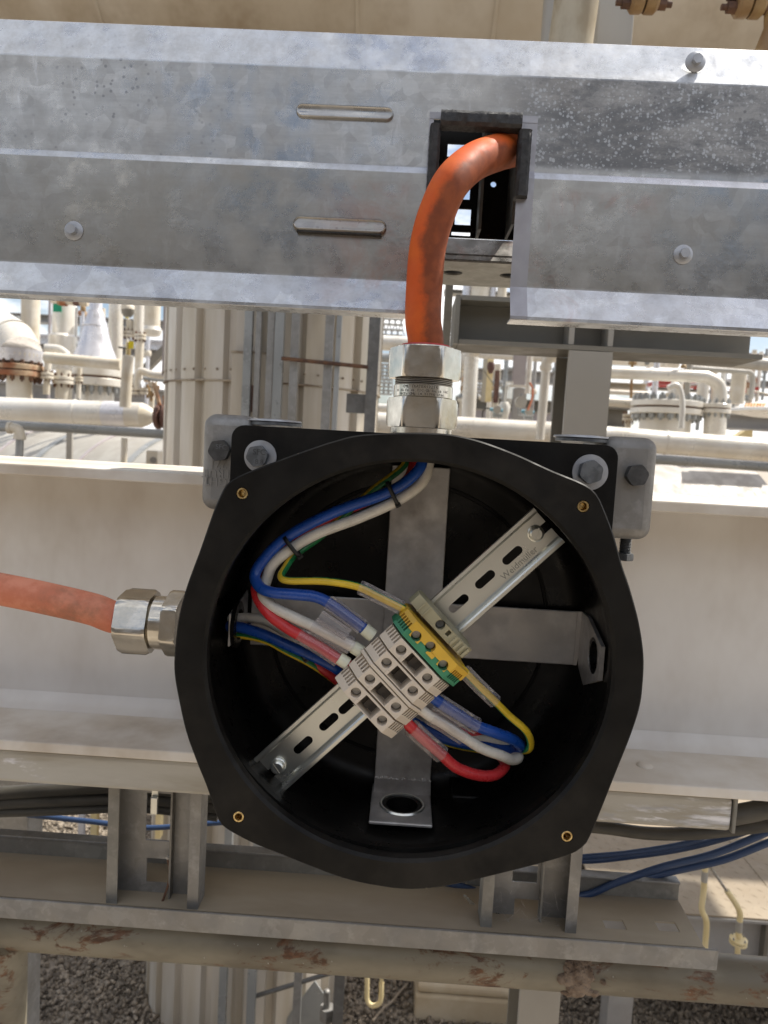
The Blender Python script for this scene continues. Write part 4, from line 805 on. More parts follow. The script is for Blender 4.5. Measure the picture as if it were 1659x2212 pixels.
# ================================================================== THE RACK
# white I-beam
yf, yb = .68, .85; z1 = P(829, 1047, .68).z; z0 = (P(0, 1622, .68).z + P(1659, 1731, .68).z) / 2; yw = PZ(0, 1516, z0 + .0105).y
t = thing('white_beam', (0, .765, z0), 'white painted steel I-beam running behind the black junction box', 'beam')
mk('web', MB().box((-1.6, yw, z0 + .011), (1.6, yw + .008, z1 - .011)), M['beam'], t, smooth=0)
mk('fillet', MB().prism([(-1.6, yw - d_, z0 + h_) for d_, h_ in ((.0005, .0106), (.016, .0106), (.011, .0125), (.005, .017), (.0005, .026))], (3.2, 0, 0)), M['beam'], t)
for nm, za, zc_ in (('top_flange', z1 - .0105, z1), ('bottom_flange', z0, z0 + .0105)):
    mk(nm, MB().box((-1.6, yf, za), (1.6, yb, zc_)), M['flange'], t, bevel=.0015, smooth=0)
c = PZ(1392, 1654, z0 + .0105); mk('paint_blob', MB().dome((c.x, c.y, z0 + .0105), (0, 0, 1), .008, .003, 20), M['flange'], t)
# galvanised strut under it
sx1 = P(1580, 1760, .69).x
t = thing('strut_rail', (0, .70, z0 - .03), 'weathered grey strut rail with white paint smears under the white beam', 'strut')
mk('rail', MB().box((-1.2, .688, z0 - .036), (sx1, .73, z0 - .003)), M['greybar'], t, bevel=.004, smooth=0)
mk('end_cap', MB().box((sx1 + .0005, .687, z0 - .037), (sx1 + .004, .731, z0 - .002)), M['galv_dusty'], t, bevel=.001, smooth=0)

# cable tray cover
def zt_(x, y, Y=.60): return P(x, y, Y).z
t = thing('tray_cover', (0, .62, zt_(830, 675)), 'long folded galvanised cable tray cover across the top, notched for the orange cable', 'cable tray')
prof = [(.70, zt_(830, 75, .60) + .001), (.612, zt_(830, 75, .612)), (.600, zt_(830, 150)), (.600, zt_(830, 357)), (.5962, zt_(830, 371, .5962)), (.5962, zt_(830, 606, .5962)), (.582, zt_(830, 668, .582)), (.582, zt_(830, 676, .582)), (.604, zt_(830, 676, .582))]
def sheet(pr, x0, x1, th, ys=1):
    o = []
    for i, (y, z) in enumerate(pr):
        a = Vector(pr[max(i - 1, 0)]); b2 = Vector(pr[min(i + 1, len(pr) - 1)]); d = (b2 - a).normalized(); nrm = Vector((-d.y, d.x))
        o.append((y + nrm.x * th * ys, z + nrm.y * th * ys))
    return MB().prism([(x0, y, z) for y, z in pr] + [(x0, y, z) for y, z in o[::-1]], (x1 - x0, 0, 0))
cx0 = P(925, 450, .60).x; cx1 = P(1113, 450, .60).x; ctop = zt_(1040, 262)
# profile runs top to bottom: normals pointing +Y need a flipped sign
seg = 40
def tray_piece(xa, xb, pr): return sheet(pr, xa, xb, .0014, 1)
# full profile left / right, partial profile above the notch
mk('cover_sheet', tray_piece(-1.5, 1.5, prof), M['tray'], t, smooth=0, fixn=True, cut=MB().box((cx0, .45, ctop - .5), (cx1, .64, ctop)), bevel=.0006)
# filed margin right and left of the notch: thin bright strip following the fold
def margin(xa, xb, ztop):
    pr = [(.5994, ztop), (.5994, prof[3][1]), (.5956, prof[4][1]), (.5956, prof[5][1]), (.5814, prof[6][1]), (.5814, prof[7][1] + .0005)]
    mk('filed_margin', sheet(pr, xa, xb, .0004, 1), M['filed'], t, smooth=0, fixn=True)
margin(cx1 - .0004, cx1 + L(34, .6), zt_(1040, 248)); margin(cx0 - L(8, .6), cx0 + .0004, zt_(1040, 248))
mk('filed_margin', MB().box((cx0 - L(8, .6) + .0001, .5990, ctop), (cx1 + L(33.5, .6), .5995, zt_(1040, 247))), M['filed'], t, smooth=0)
def stad(cx, cz, hl, hh, y, n=10):
    o = []
    for s, a0 in ((1, -math.pi / 2), (-1, math.pi / 2)):
        for k in range(n + 1):
            q = a0 + math.pi * k / n; o.append((cx + s * (hl - hh) + hh * math.cos(q), y, cz + hh * math.sin(q)))
    return o
def louvre(px, py, wpx, hpx, open_bottom, Yf):
    c = P(px, py, Yf); hl, hh = L(wpx / 2, Yf), L(hpx / 2, Yf); mb = MB()
    loops = [stad(c.x, c.z, hl, hh, Yf + .0005), stad(c.x, c.z, hl * .99, hh * .88, Yf - .0018), stad(c.x, c.z, hl * .97, hh * .70, Yf - .0027), stad(c.x, c.z, hl * .955, hh * .56, Yf - .0020)]
    if open_bottom:
        loops = [[(x, y - (.0035 if z < c.z else 0) * (0 if i == 0 else 1), z) for x, y, z in lp] for i, lp in enumerate(loops)]
    n = len(loops[0]); vs = [v for lp in loops for v in lp]; fs = []
    for i in range(len(loops) - 1):
        for j in range(n): fs.append((i * n + j, i * n + (j + 1) % n, (i + 1) * n + (j + 1) % n, (i + 1) * n + j))
    fs.append([(len(loops) - 1) * n + j for j in range(n)])
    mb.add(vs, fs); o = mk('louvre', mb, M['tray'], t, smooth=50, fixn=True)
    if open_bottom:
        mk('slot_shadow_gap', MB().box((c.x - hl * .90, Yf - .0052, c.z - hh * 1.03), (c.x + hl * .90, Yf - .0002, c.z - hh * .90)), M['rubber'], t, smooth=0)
louvre(745, 244, 204, 31, False, .600); louvre(734, 488, 198, 36, True, .5962)
def tekscrew(px, py, Yf, r=17, tilt=0, parent=None):
    c = P(px, py, Yf); e = mk('cover_screw', MB().lathe(c + Vector((0, .0005, 0)), (0, -1, 0), [(L(r + 3, Yf), 0), (L(r + 3, Yf), .0012), (L(r * .9, Yf), .0022), (L(r * .6, Yf), .0026)], 32).hexnut(c + Vector((0, -.0018, 0)), (0, -1, 0), L(r * .54, Yf), .0045, rot=tilt, n=36, ch=.94), M['washer'], t)
tekscrew(1502, 134, .603, tilt=.3); tekscrew(160, 499, .5962, tilt=.1); tekscrew(1475, 550, .5962, tilt=.5)
# rubber edge trims
def trim(name, x0, y0, x1, y1, lab):
    a, b_ = P(x0, y1, .592), P(x1, y0, .592); mb = MB()
    vert = (y1 - y0) > (x1 - x0); L_ = (b_.z - a.z) if vert else (b_.x - a.x); hw = ((b_.x - a.x) if vert else (b_.z - a.z)) / 2
    ns = 30; vs = []; fs = []; m_ = 10
    for i in range(ns + 1):
        f = i / ns * L_
        for k in range(m_):
            q = 2 * math.pi * k / m_; u = math.copysign(abs(math.cos(q)) ** .6, math.cos(q)) * hw * (1 + random.uniform(-.05, .05)); vv = math.copysign(abs(math.sin(q)) ** .6, math.sin(q)) * .0075 + random.uniform(-.0003, .0003)
            vs.append((a.x + hw + u, .594 + vv, a.z + f) if vert else (a.x + f, .594 + vv, a.z + hw + u))
    for i in range(ns):
        for k in range(m_): fs.append((i * m_ + k, i * m_ + (k + 1) % m_, (i + 1) * m_ + (k + 1) % m_, (i + 1) * m_ + k))
    fs += [list(range(m_))[::-1], [ns * m_ + k for k in range(m_)]]
    mb.add(vs, fs); lone(name, mb, M['rubber'], lab, 'edge trim', fixn=True)
trim('rubber_trim', 951, 246, 1128, 276, 'black rubber edge trim along the top of the cable notch')
trim('rubber_trim', 919, 272, 953, 442, 'black rubber edge trim down the left of the cable notch')
trim('rubber_trim', 1110, 285, 1150, 426, 'short black rubber edge trim right of the orange cable')

# tray body behind the notch
t = thing('cable_tray_body', (0, .72, zt_(1030, 600)), 'dark inside of the galvanised cable tray seen through the notch', 'cable tray')
Yt = .735
za, zb2 = P(1030, 515, Yt).z, P(1030, 200, Yt).z; xa, xb = P(560, 400, Yt).x, P(1500, 400, Yt).x
cuts = MB()
for (x0, y0, x1, y1) in ((966, 312, 1012, 338), (985, 405, 1016, 430), (982, 452, 1018, 485), (975, 502, 1016, 508)):
    a, b_ = P(x0, y1, Yt), P(x1, y0, Yt); cuts.box((a.x, Yt - .01, a.z), (b_.x, Yt + .02, b_.z))
cc = P(1066, 398, Yt); cuts.cyl((cc.x, Yt - .01, cc.z), (cc.x, Yt + .02, cc.z), L(6, Yt), n=16)
mk('back_wall', MB().box((xa, Yt, za), (xb, Yt + .002, zb2)), M['blackin'], t, smooth=0, cut=cuts)  # galvanised wall coloured black for the shade inside the tray
mk('divider', MB().box((P(1034, 400, Yt).x, Yt - .03, za), (P(1040, 400, Yt).x, Yt - .001, zb2)), M['galv_dark'], t, smooth=0)
mk('divider', MB().box((P(1108, 400, Yt - .04).x, Yt - .05, za), (P(1114, 400, Yt - .04).x, Yt - .001, zb2)), M['galv_dark'], t, smooth=0)
zl1 = P(1030, 517, .70).z; zl2 = P(1030, 562, .68).z
mk('side_lip', MB().prism([(xa, .700, zl1), (xa, .735, zl1), (xa, .735, zl1 - .002), (xa, .702, zl1 - .002), (xa, .682, zl2), (xa, .680, zl2)], (xb - xa, 0, 0)), M['tray'], t, smooth=0, fixn=True)
lid = MB()
for px, py in ((978, 585), (1101, 591)):
    c = PZ(px, py, zl2); lid.cyl((c.x, c.y, zl2 - .02), (c.x, c.y, zl2 + .02), .0095, n=24)
mk('underside', MB().box((xa, .6805, zl2 - .002), (xb, .776, zl2 - .0003)), M['galv_dusty'], t, smooth=0, cut=lid)

mk('dark_hole_backing', MB().box((xa, .684, zl2 + .004), (xb, .734, zl2 + .006)), M['galv_dark'], t, smooth=0)  # added dark plates, stand in for shade above the underside holes
mk('dark_hole_backing', MB().box((xa, .738, zl2 + .004), (xb, .776, zl2 + .006)), M['galv_dark'], t, smooth=0)
# lower tray, angle and pipe
zf = P(829, 1996, .715).z; ybk = (PZ(0, 1840, zf).y + PZ(1465, 1945, zf).y) / 2
xr_f = PZ(1520, 2045, zf).x; xr_b = PZ(1465, 1945, zf).x
t = thing('lower_tray', (0, .78, zf), 'wide dusty galvanised channel tray lying below the box', 'cable tray')
cuts = MB()
for px, py in ((1327, 1996), (1441, 2001)):
    c = PZ(px, py, zf); cuts.box((c.x - .011, c.y - .008, zf - .03), (c.x + .011, c.y + .008, zf + .03))
mk('tray_floor', MB().prism([(-1.2, .715, zf - .002), (xr_f, .715, zf - .002), (xr_b, ybk, zf - .002), (-1.2, ybk, zf - .002)], (0, 0, .002)), M['dustfloor'], t, smooth=0, cut=cuts)
mk('back_upstand', MB().box((-1.2, ybk + .0005, zf - .002), (xr_b, ybk + .0025, zf + .019)), M['galv_dusty'], t, smooth=0)
mk('back_lip', MB().box((-1.2, ybk - .003, zf + .0192), (xr_b, ybk + .011, zf + .022)), M['galv'], t, smooth=0, bevel=.0008)
Ya = .708; zt1 = P(775, 1993, Ya).z; zt0 = P(775, 2037, Ya).z; xe = P(1549, 2070, Ya).x
t = thing('angle_rail', (0, Ya, zt0), 'mottled galvanised angle rail that both slotted posts stand behind', 'angle rail')
mk('face_leg', MB().box((-1.2, Ya - .0025, zt0), (xe, Ya, zt1)), M['galv'], t, bevel=.001, smooth=0)
mk('lower_leg', MB().box((-1.2, Ya + .0002, zt0), (xe, Ya + .03, zt0 + .0025)), M['galv'], t, smooth=0)
# rusty pipe
rp = L(50, .77); zc = P(829, 2066, .77).z
t = thing('rusty_pipe_rail', (0, .77, zc), 'rust-streaked galvanised pipe rail joined to an upright pipe at the left', 'pipe rail')
x_l = P(5, 2060, .77).x
mk('horizontal_pipe', MB().tube([(x_l, .775, zc), (1.5, .775, zc)], rp, 40), M['rustpipe'], t)
mk('elbow_ball', MB().tube(spline([(x_l - .001, .775, 0), (x_l - .001, .775, 1.2), (x_l - .001, .775, zc - .01)], 3), rp * 1.02, 40).dome((x_l - .001, .775, zc - .01), (0, 0, 1), rp * 1.02, rp * 1.02, 40, 8), M['rustpipe'], t)
nb = MB(); c0 = P(1237, 2100, .775); rs = random.Random(5)
for i in range(150):
    a = rs.gauss(0, .42); zz = rs.gauss(0, .55)
    if a * a + zz * zz > 1.4: continue
    q = -math.pi / 2 + a * .4; xx = c0.x + rs.gauss(0, .45) * L(34, .77); ang = -math.pi / 2 + zz * .95
    p = Vector((xx, .775 + rp * math.cos(ang + math.pi / 2 - math.pi / 2) if False else .775 - rp * math.cos(zz), zc + rp * math.sin(zz)))
    nb.dome(p, (rs.uniform(-.6, .6), -math.cos(zz), math.sin(zz)), rs.uniform(.003, .0065), rs.uniform(.002, .005), 7, 2)
lone('mud_nest', nb, M['nest'], 'crusty brown wasp mud nest stuck to the rusty pipe rail', 'mud nest')
sp = MB()
for i in range(26):
    xx = rs.uniform(-.33, .42); zz = rs.uniform(-.3, .9); r_ = rs.choice((.0005, .0005, .0007, .0009)); sp.dome((xx, .775 - rp * math.cos(zz) , zc + rp * math.sin(zz)), (0, -math.cos(zz), math.sin(zz)), r_, r_ * .5, 7, 2)
lone('paint_flecks', sp, M['wtank'], 'tiny white paint flecks spattered on the rusty pipe rail', 'paint flecks')['kind'] = 'stuff'

# slotted posts
def post(x0, x1, yt, yb_, Y, holes, lab, cutx):
    a, b_ = plumb((x0 + x1) / 2, yt, yb_, Y); hw = L((x1 - x0) / 2, Y); X0, X1 = a.x - hw, a.x + hw; zt2, zb3 = z0 - .0365 if yt < 1750 else z0 - .0365, zt1 - .012
    if yt > 1750: zt2 = P(1100, 1790, Y).z
    t = thing('slotted_post', (a.x, Y + .02, zb3), lab, 'post'); lipw = L(25, Y); dp = .024; th = .0018
    mk('left_lip', MB().box((X0, Y, zb3), (X0 + lipw, Y + th, zt2)), M['galv_dusty'], t, smooth=0)
    mk('left_wall', MB().box((X0, Y + th + .0002, zb3), (X0 + th, Y + dp, zt2)), M['galv_dusty'], t, smooth=0)
    mk('right_lip', MB().box((X1 - lipw, Y, zb3), (X1, Y + th, zt2)), M['galv'], t, smooth=0)
    mk('right_wall', MB().box((X1 - th, Y + th + .0002, zb3), (X1, Y + dp, zt2)), M['galv'], t, smooth=0)
    cut = MB()
    for (ya, yb2) in holes:
        cut.box((P(cutx[0], ya, Y + dp).x, Y + dp - .01, P(cutx[0], yb2, Y + dp).z), (P(cutx[1], ya, Y + dp).x, Y + dp + .02, P(cutx[0], ya, Y + dp).z))
    mk('slotted_web', MB().box((X0, Y + dp + .0002, zb3), (X1, Y + dp + th, zt2)), M['galv'], t, smooth=0, cut=cut)
    xm = P(cutx[1], (yt + yb_) / 2, Y + dp).x
    mk('inner_rib', MB().box((xm, Y + dp - .010, zb3), (xm + .002, Y + dp, zt2)), M['galv_dusty'], t, smooth=0)
    return t
t = post(225, 438, 1700, 1955, .716, ((1650, 1705), (1712, 1815), (1853, 1905), (1941, 1990)), 'galvanised slotted post standing left below the junction box', (317, 372))
t = post(1040, 1256, 1800, 2030, .722, ((1700, 1790), (1830, 1905), (1941, 1992)), 'galvanised slotted post with cobwebs right below the junction box', (1112, 1166))
c = P(1074, 1985, .746)
mk('bolt_hole', MB().lathe((c.x, .7462, c.z), (0, -1, 0), [(L(14, .746), 0), (L(14, .746), .0006)], 24), M['blackin'], t)
wb = MB()
for i in range(60):
    x_ = rs.uniform(1062, 1220); y_ = rs.gauss(1990, 26); 
    if y_ > 2018: continue
    a = P(x_, y_, .738); b_ = a + Vector((rs.uniform(-.015, .015), rs.uniform(-.008, .008), rs.uniform(-.014, .014))); wb.tube([a, (a + b_) / 2 + Vector((0, 0, -.002)), b_], .00013, 3, caps=False)
lone('cobwebs', wb, M['web'], 'wispy cobwebs in the foot of the right slotted post', 'cobweb')['kind'] = 'stuff'
# metal strap end & clip
lone('steel_tie_tail', MB().tube(spline([P(361, 1850, .735), P(366, 1880, .735), P(362, 1915, .73), P(346, 1960, .725)], 6), .0012, 8), M['rustdk'], 'dark curled metal tie tail hanging in the left slotted post', 'cable tie')
t = thing('strap_clip', P(333, 1760, .74), 'small shiny buckle on a steel strap inside the left slotted post', 'strap buckle')
a, b_ = P(325, 1758, .735), P(341, 1722, .735); mk('buckle', MB().box((a.x, .733, a.z), (b_.x, .737, b_.z)), M['zinc'], t, bevel=.001, smooth=0)
a, b_ = P(328, 1722, .738), P(342, 1700, .738); mk('strap', MB().box((a.x, .7375, a.z), (b_.x, .7385, b_.z + .006)), M['zinc'], t, smooth=0)
lone('foil_scrap', MB().prism([P(1001, 1935, .76), P(1005, 1933, .76), P(1030, 1958, .758), P(1024, 1964, .758)], (0, .0006, 0)), M['zinc'], 'shiny curled metal scrap left of the right slotted post', 'scrap', smooth=0)
lone('bright_tip', MB().dome(P(362, 1853, .733), (0, -1, 0), .0022, .0015, 12), M['wtank'], 'white cut tip of the tie tail in the left slotted post', 'cable tie tip')

# black and blue cables
for i, (pts, r, lab) in enumerate((
    ([(-40, 1716), (120, 1706), (300, 1700), (470, 1722)], 15, 'uppermost black cable running left below the white beam'),
    ([(-40, 1738), (120, 1730), (300, 1726), (470, 1745), (700, 1790)], 13, 'middle black cable running left below the white beam'),
    ([(-40, 1757), (120, 1752), (300, 1746), (470, 1765)], 10, 'lowest black cable running left below the white beam'),
    ([(1200, 1780), (1300, 1787), (1400, 1800), (1500, 1800), (1600, 1790), (1720, 1775)], 14, 'black cable sagging below the strut rail on the right'),
    ([(1560, 1765), (1600, 1758), (1640, 1750), (1720, 1728)], 22, 'thick black cable emerging from the strut rail end on the right'))):
    Y = .83 if i < 3 else (.76 if i == 3 else .715)
    lone('black_cable', MB().tube(spline([P(x, y, Y) for x, y in pts], 6), L(r, Y), 16), M['cableblk'], lab, 'cable')
for i, (pts, r, Y, lab) in enumerate((
    ([(60, 1760), (200, 1775), (320, 1788), (460, 1778), (600, 1770)], 6, .86, 'blue cable passing behind the left slotted post'),
    ([(1150, 1862), (1260, 1851), (1360, 1842), (1480, 1822), (1560, 1795), (1720, 1770)], 6, .80, 'upper thin blue cable of the two close together on the right'),
    ([(1150, 1850), (1260, 1859), (1360, 1850), (1480, 1832), (1600, 1800), (1720, 1760)], 7, .815, 'lower thin blue cable of the two close together on the right'),
    ([(960, 1905), (1100, 1940), (1253, 1935), (1330, 1907), (1430, 1873), (1540, 1845), (1640, 1805), (1720, 1770)], 8, .79, 'upper of the thick blue cables sweeping up to the right'),
    ([(960, 1922), (1100, 1955), (1253, 1943), (1340, 1912), (1440, 1885), (1560, 1858), (1660, 1820), (1720, 1798)], 8, .80, 'lower of the thick blue cables sweeping up to the right'))):
    lone('blue_cable', MB().tube(spline([P(x, y, Y) for x, y in pts], 6), L(r, Y), 14), M['cableblu'], lab, 'cable')

# ================================================================== CLAMPS + MOUNT PLATE
def rrect(x0, x1, za, zb4, r, y, n=6, rs_=None):
    o = []
    for cx, cz, a0 in ((x1 - r, zb4 - r, 0), (x0 + r, zb4 - r, 90), (x0 + r, za + r, 180), (x1 - r, za + r, 270)):
        for k in range(n + 1):
            q = R(a0 + 90 * k / n); o.append((cx + r * math.cos(q), y, cz + r * math.sin(q)))
    return o
def clamp(x0, x1, y0, y1, bx, by, lab, rt=False):
    Y = .592; c = P((x0 + x1) / 2, (y0 + y1) / 2, Y); hw = L((x1 - x0) / 2, Y); hh = L((y1 - y0) / 2, Y)
    t = thing('beam_clamp', (c.x, Y + .03, c.z - hh), lab, 'clamp')
    mk('clamp_body', MB().prism(rrect(c.x - hw, c.x + hw, c.z - hh, c.z + hh, .010, Y), (0, .085, 0)), M['galv_cast'], t, fixn=True)
    t.children[-1].modifiers.new('round', 'BEVEL'); md = t.children[-1].modifiers[-1]; md.width = .009; md.segments = 4; md.limit_method = 'ANGLE'; md.angle_limit = R(50)
    b_ = P(bx, by, Y); mk('clamp_bolt', MB().cyl((b_.x, Y + .001, b_.z), (b_.x, Y - .002, b_.z), L(20, Y)).hexnut((b_.x, Y - .001, b_.z), (0, -1, 0), L(21, Y), .008, rot=.35), M['boltdark'], t)
    return t, Y, c
tL, Yc, cL_ = clamp(433, 545, 895, 1105, 478, 973, 'grey cast beam clamp at the left with raised lettering')
tR, Yc, cR_ = clamp(1300, 1417, 945, 1166, 1371, 1026, 'plain grey cast beam clamp at the right of the black plate')
def face(px, py, Y, rot=0): # text matrix facing the camera on the plane y=Y
    c = P(px, py, Y); return Matrix.Translation(c) @ Matrix.Rotation(R(90), 4, 'X') @ Matrix.Rotation(R(rot), 4, 'Z')
for k_, (px, py, s_) in enumerate((('1271', 478, 1003), ('STRUT', 474, 1023), ('LIGHT', 474, 1040))):
    textmesh('raised_lettering', px, L(26, Yc), face(py, s_, Yc - .0002, 180), M['galv'], tL, .0004)
# bolt under the right clamp
c = P(1352, 1165, .63); Y = .63
mb = MB()
for k in range(14): mb.lathe((c.x, Y, c.z + .004 - k * .0013), (0, 0, -1), [(.0042, 0), (.0052, .0006), (.0042, .0013)], 20)
mk('set_bolt', mb.hexnut((c.x, Y, P(1352, 1210, Y).z), (0, 0, 1), .0065, .006, n=36), M['bolt'], tR)

Yp = .578
a = P(500, 945, Yp); b_ = P(1338, 960, Yp); zpt = (P(500, 918, Yp).z + P(1338, 962, Yp).z) / 2; zpb = P(1300, 1560, Yp).z
t = thing('junction_box', (P(883, 1425, .5).x, .56, P(883, 1925, .5).z), 'open round black junction box with rail-mounted terminals and cross bracket inside', 'junction box')
JB = t
mk('mounting_plate', MB().prism(rrect(a.x, b_.x, zpb, zpt, L(28, Yp), Yp), (0, .006, 0)), M['black'], t, bevel=.0008, fixn=True, cut=MB().cyl((.0092, Yp - .02, 1.851), (.0092, Yp + .03, 1.851), L(437, .5) + .0160, n=96))
def platebolt(px, py, r, parent, rot, txt):
    c = P(px, py, Yp); mk('washer', MB().lathe((c.x, Yp, c.z), (0, -1, 0), [(L(r, Yp), 0), (L(r, Yp), .0016), (L(r * .5, Yp), .0018)], 48), M['washer'], parent)
    o = mk('plate_bolt', MB().hexnut((c.x - L(3, Yp), Yp - .0016, c.z - L(-1, Yp)), (0, -1, 0), L(r * .60, Yp), .009, rot=rot), M['bolt'], parent)
    if txt:
        textmesh('bolt_marking', 'SFC', L(17, Yp), face(px - 3, py - 9, Yp - .0106, 0), M['boltdark'], parent)
        textmesh('bolt_marking', '8.8', L(15, Yp), face(px - 3, py + 12, Yp - .0106, 0), M['boltdark'], parent)
platebolt(563, 986, 35, t, .3, True); platebolt(1274, 1020, 38, t, .15, False)
textmesh('bolt_marking', 'SFC', L(15, Yc), face(478, 966, Yc - .0092, 0), M['bolt'], tL)
for px, py, lab in ((588, 911, 'grey round cap washer lying on the top edge of the black plate at left'), (1262, 946, 'grey round cap washer lying on the top edge of the black plate at right')):
    c = P(px, py, .60); t2 = thing('cap_washer', c, lab, 'washer')
    mk('disc', MB().lathe((c.x, .61, c.z), (0, 0, 1), [(L(56, .6), -.0004), (L(60, .6), .0002), (L(58, .6), .0016), (L(30, .6), .0024)], 40), M['washer'], t2)
    mk('under_disc', MB().lathe((c.x + .001, .61, c.z), (0, 0, -1), [(L(58, .6), .0006), (L(58, .6), .003)], 40), M['bolt'], t2)

# ================================================================== ENCLOSURE BODY
Yf = .50
OUT = [(929,935),(850,935),(773,940),(720,953),(671,969),(583,1001),(518,1027),(494,1042),(481,1059),(460,1107),(433,1185),(402,1270),(385,1338),(377,1406),(376,1450),(383,1498),(401,1580),(425,1648),(446,1700),(467,1762),(476,1779),(491,1793),(545,1822),(605,1846),(665,1870),(725,1893),(785,1909),(863,1921),(929,1920),(1000,1908),(1054,1895),(1154,1870),(1229,1848),(1259,1831),(1275,1808),(1304,1738),(1330,1672),(1362,1592),(1382,1530),(1389,1480),(1391,1418),(1381,1346),(1362,1274),(1344,1220),(1326,1155),(1301,1090),(1287,1065),(1261,1045),(1189,1015),(1117,982),(1045,955),(985,940)]
pts = [P(x, y, Yf) for x, y in OUT]; pl = spline(pts + pts[:3], 8)[8:-8]
C0 = Vector((.0092, .5, 1.851)); cx_, cz_ = C0.x, C0.z
NR = 240
ang = sorted([(math.atan2(p.z - cz_, p.x - cx_) % (2 * math.pi), math.hypot(p.z - cz_, p.x - cx_)) for p in pl])
A_ = np.array([a for a, _ in ang]); D_ = np.array([d for _, d in ang]); A_ = np.concatenate([A_ - 2 * np.pi, A_, A_ + 2 * np.pi]); D_ = np.concatenate([D_] * 3)
rout = [float(np.interp(2 * math.pi * j / NR, A_, D_)) for j in range(NR)]
ri = .1402
def loop(fr, y): return [Vector((cx_ + fr(j) * math.cos(2 * math.pi * j / NR), y, cz_ + fr(j) * math.sin(2 * math.pi * j / NR))) for j in range(NR)]
mb = MB(); th = .015
lps = [loop(lambda j: rout[j], Yf + .001), loop(lambda j: rout[j] - .001, Yf), loop(lambda j: ri + .0022, Yf), loop(lambda j: ri, Yf + .0022), loop(lambda j: ri, Yf + .009), loop(lambda j: ri + .0112, Yf + .0095), loop(lambda j: ri + .0112, Yf + th), loop(lambda j: rout[j], Yf + th)]
vs = [v for lp in lps for v in lp]; fs = []
for i in range(8):
    i2 = (i + 1) % 8
    for j in range(NR): fs.append((i * NR + j, i * NR + (j + 1) % NR, i2 * NR + (j + 1) % NR, i2 * NR + j))
mb.add(vs, fs)
ins_px = ((523, 1066), (1260, 1094), (515, 1765), (1225, 1807))
cut = MB()
for x, y in ins_px: c = P(x, y, Yf); cut.cyl((c.x, Yf - .002, c.z), (c.x, Yf + .012, c.z), L(13.6, Yf), n=32)
mk('rim', mb, M['black'], JB, fixn=True, cut=cut, smooth=40)
for x, y in ins_px:
    c = P(x, y, Yf); r1, r2 = L(13.5, Yf), L(7.4, Yf)
    pr = [(r2, .0009), (r2 + .0004, .0001), (r1 - .0005, .0001), (r1, .0006), (r1, .011)]
    for k in range(8): pr.append((r2 + (.0005 if k % 2 else 0), .0105 - k * .0012))
    mk('threaded_insert', MB().lathe((c.x, Yf, c.z), (0, 1, 0), pr, 40, closed=True), M['brass'], JB, fixn=True)
    mk('insert_floor', MB().cyl((c.x, Yf + .0066, c.z), (c.x, Yf + .011, c.z), r1 * .95, n=24), M['brass'], JB)
rs2 = random.Random(9); dsp = MB()
for i in range(90):
    q = rs2.uniform(0, 6.283); j_ = int(q / (2 * math.pi) * NR) % NR; rr_ = ri + .005 + rs2.random() * max(.001, rout[j_] - ri - .004)
    dsp.dome((cx_ + rr_ * math.cos(q), Yf + .0001, cz_ + rr_ * math.sin(q)), (0, -1, 0), rs2.choice((.00015, .0002, .00025, .0004)), .0001, 6, 2)
tag(mk('dust_specks', dsp, M['dustfloor'], JB), kind='stuff')
# bowl
ri = .1366; Yback = .632
mb = MB()
prof = [(ri + .0150, Yf + th - .003), (ri + .0145, Yback - .03), (ri + .013, Yback - .012), (ri + .008, Yback - .004), (ri - .002, Yback), (.0, Yback)]
pr2 = [(ri + .0172, Yf + th - .003), (ri + .0172, Yback - .01), (ri + .0, Yback + .006), (.0, Yback + .006)]
pr = [(r, y) for r, y in prof] + [(r, y) for r, y in pr2[::-1]]
mb.lathe((cx_, 0, cz_), (0, 1, 0), [(max(r, .0002), y) for r, y in pr], 96, closed=True)
mk('bowl', mb, M['blackin'], JB, fixn=True, smooth=40)
# step ring moulded inside
mk('inner_step', MB().lathe((cx_, 0, cz_), (0, 1, 0), [(ri + .016, .530), (ri + .0125, .531), (ri + .012, .5365), (ri + .016, .5375)], 96, closed=True), M['blackin'], JB, fixn=True)
mk('floor_ring', MB().lathe((cx_, 0, cz_), (0, -1, 0), [(.118, -Yback), (.1185, -Yback + .001), (.121, -Yback + .001), (.1215, -Yback)], 96, closed=True), M['blackin'], JB, fixn=True)
# bosses on the lower floor
for px, py in ((1010, 1705), (700, 1715)):
    c = P(px, py, .615); mk('moulded_rib', MB().cbox((c.x, .612, c.z), (.03, .036, .008)), M['blackin'], JB, bevel=.002)
# cross bracket
Yk = .619; thk = .003
def xz(px, py, Y): p = P(px, py, Y); return p.x, p.z
vx0 = (P(841, 1020, Yk).x + P(814, 1690, Yk).x) / 2; vx1 = (P(966, 1020, Yk).x + P(936, 1690, Yk).x) / 2
zfoot = P(868, 1786, .556).z
ztop_b = cz_ + ri - .002
BR = thing('tmp', (0, 0, 0), 'x', 'x'); bpy.data.objects.remove(BR)
mk('cross_bracket', MB().box((vx0, Yk, zfoot + .004), (vx1, Yk + thk, ztop_b)), M['stainless'], JB, bevel=.0008, smooth=0)
zb0, zb1 = (P(560, 1398, Yk).z + P(1243, 1438, Yk).z) / 2, (P(600, 1285, Yk).z + P(1243, 1321, Yk).z) / 2
xr = P(1246, 1380, Yk).x; xl = cx_ - ri + .002
mk('cross_bracket', MB().box((xl, Yk + thk + .0002, zb0), (xr, Yk + thk * 2, zb1)), M['stainless'], JB, bevel=.0008, smooth=0)
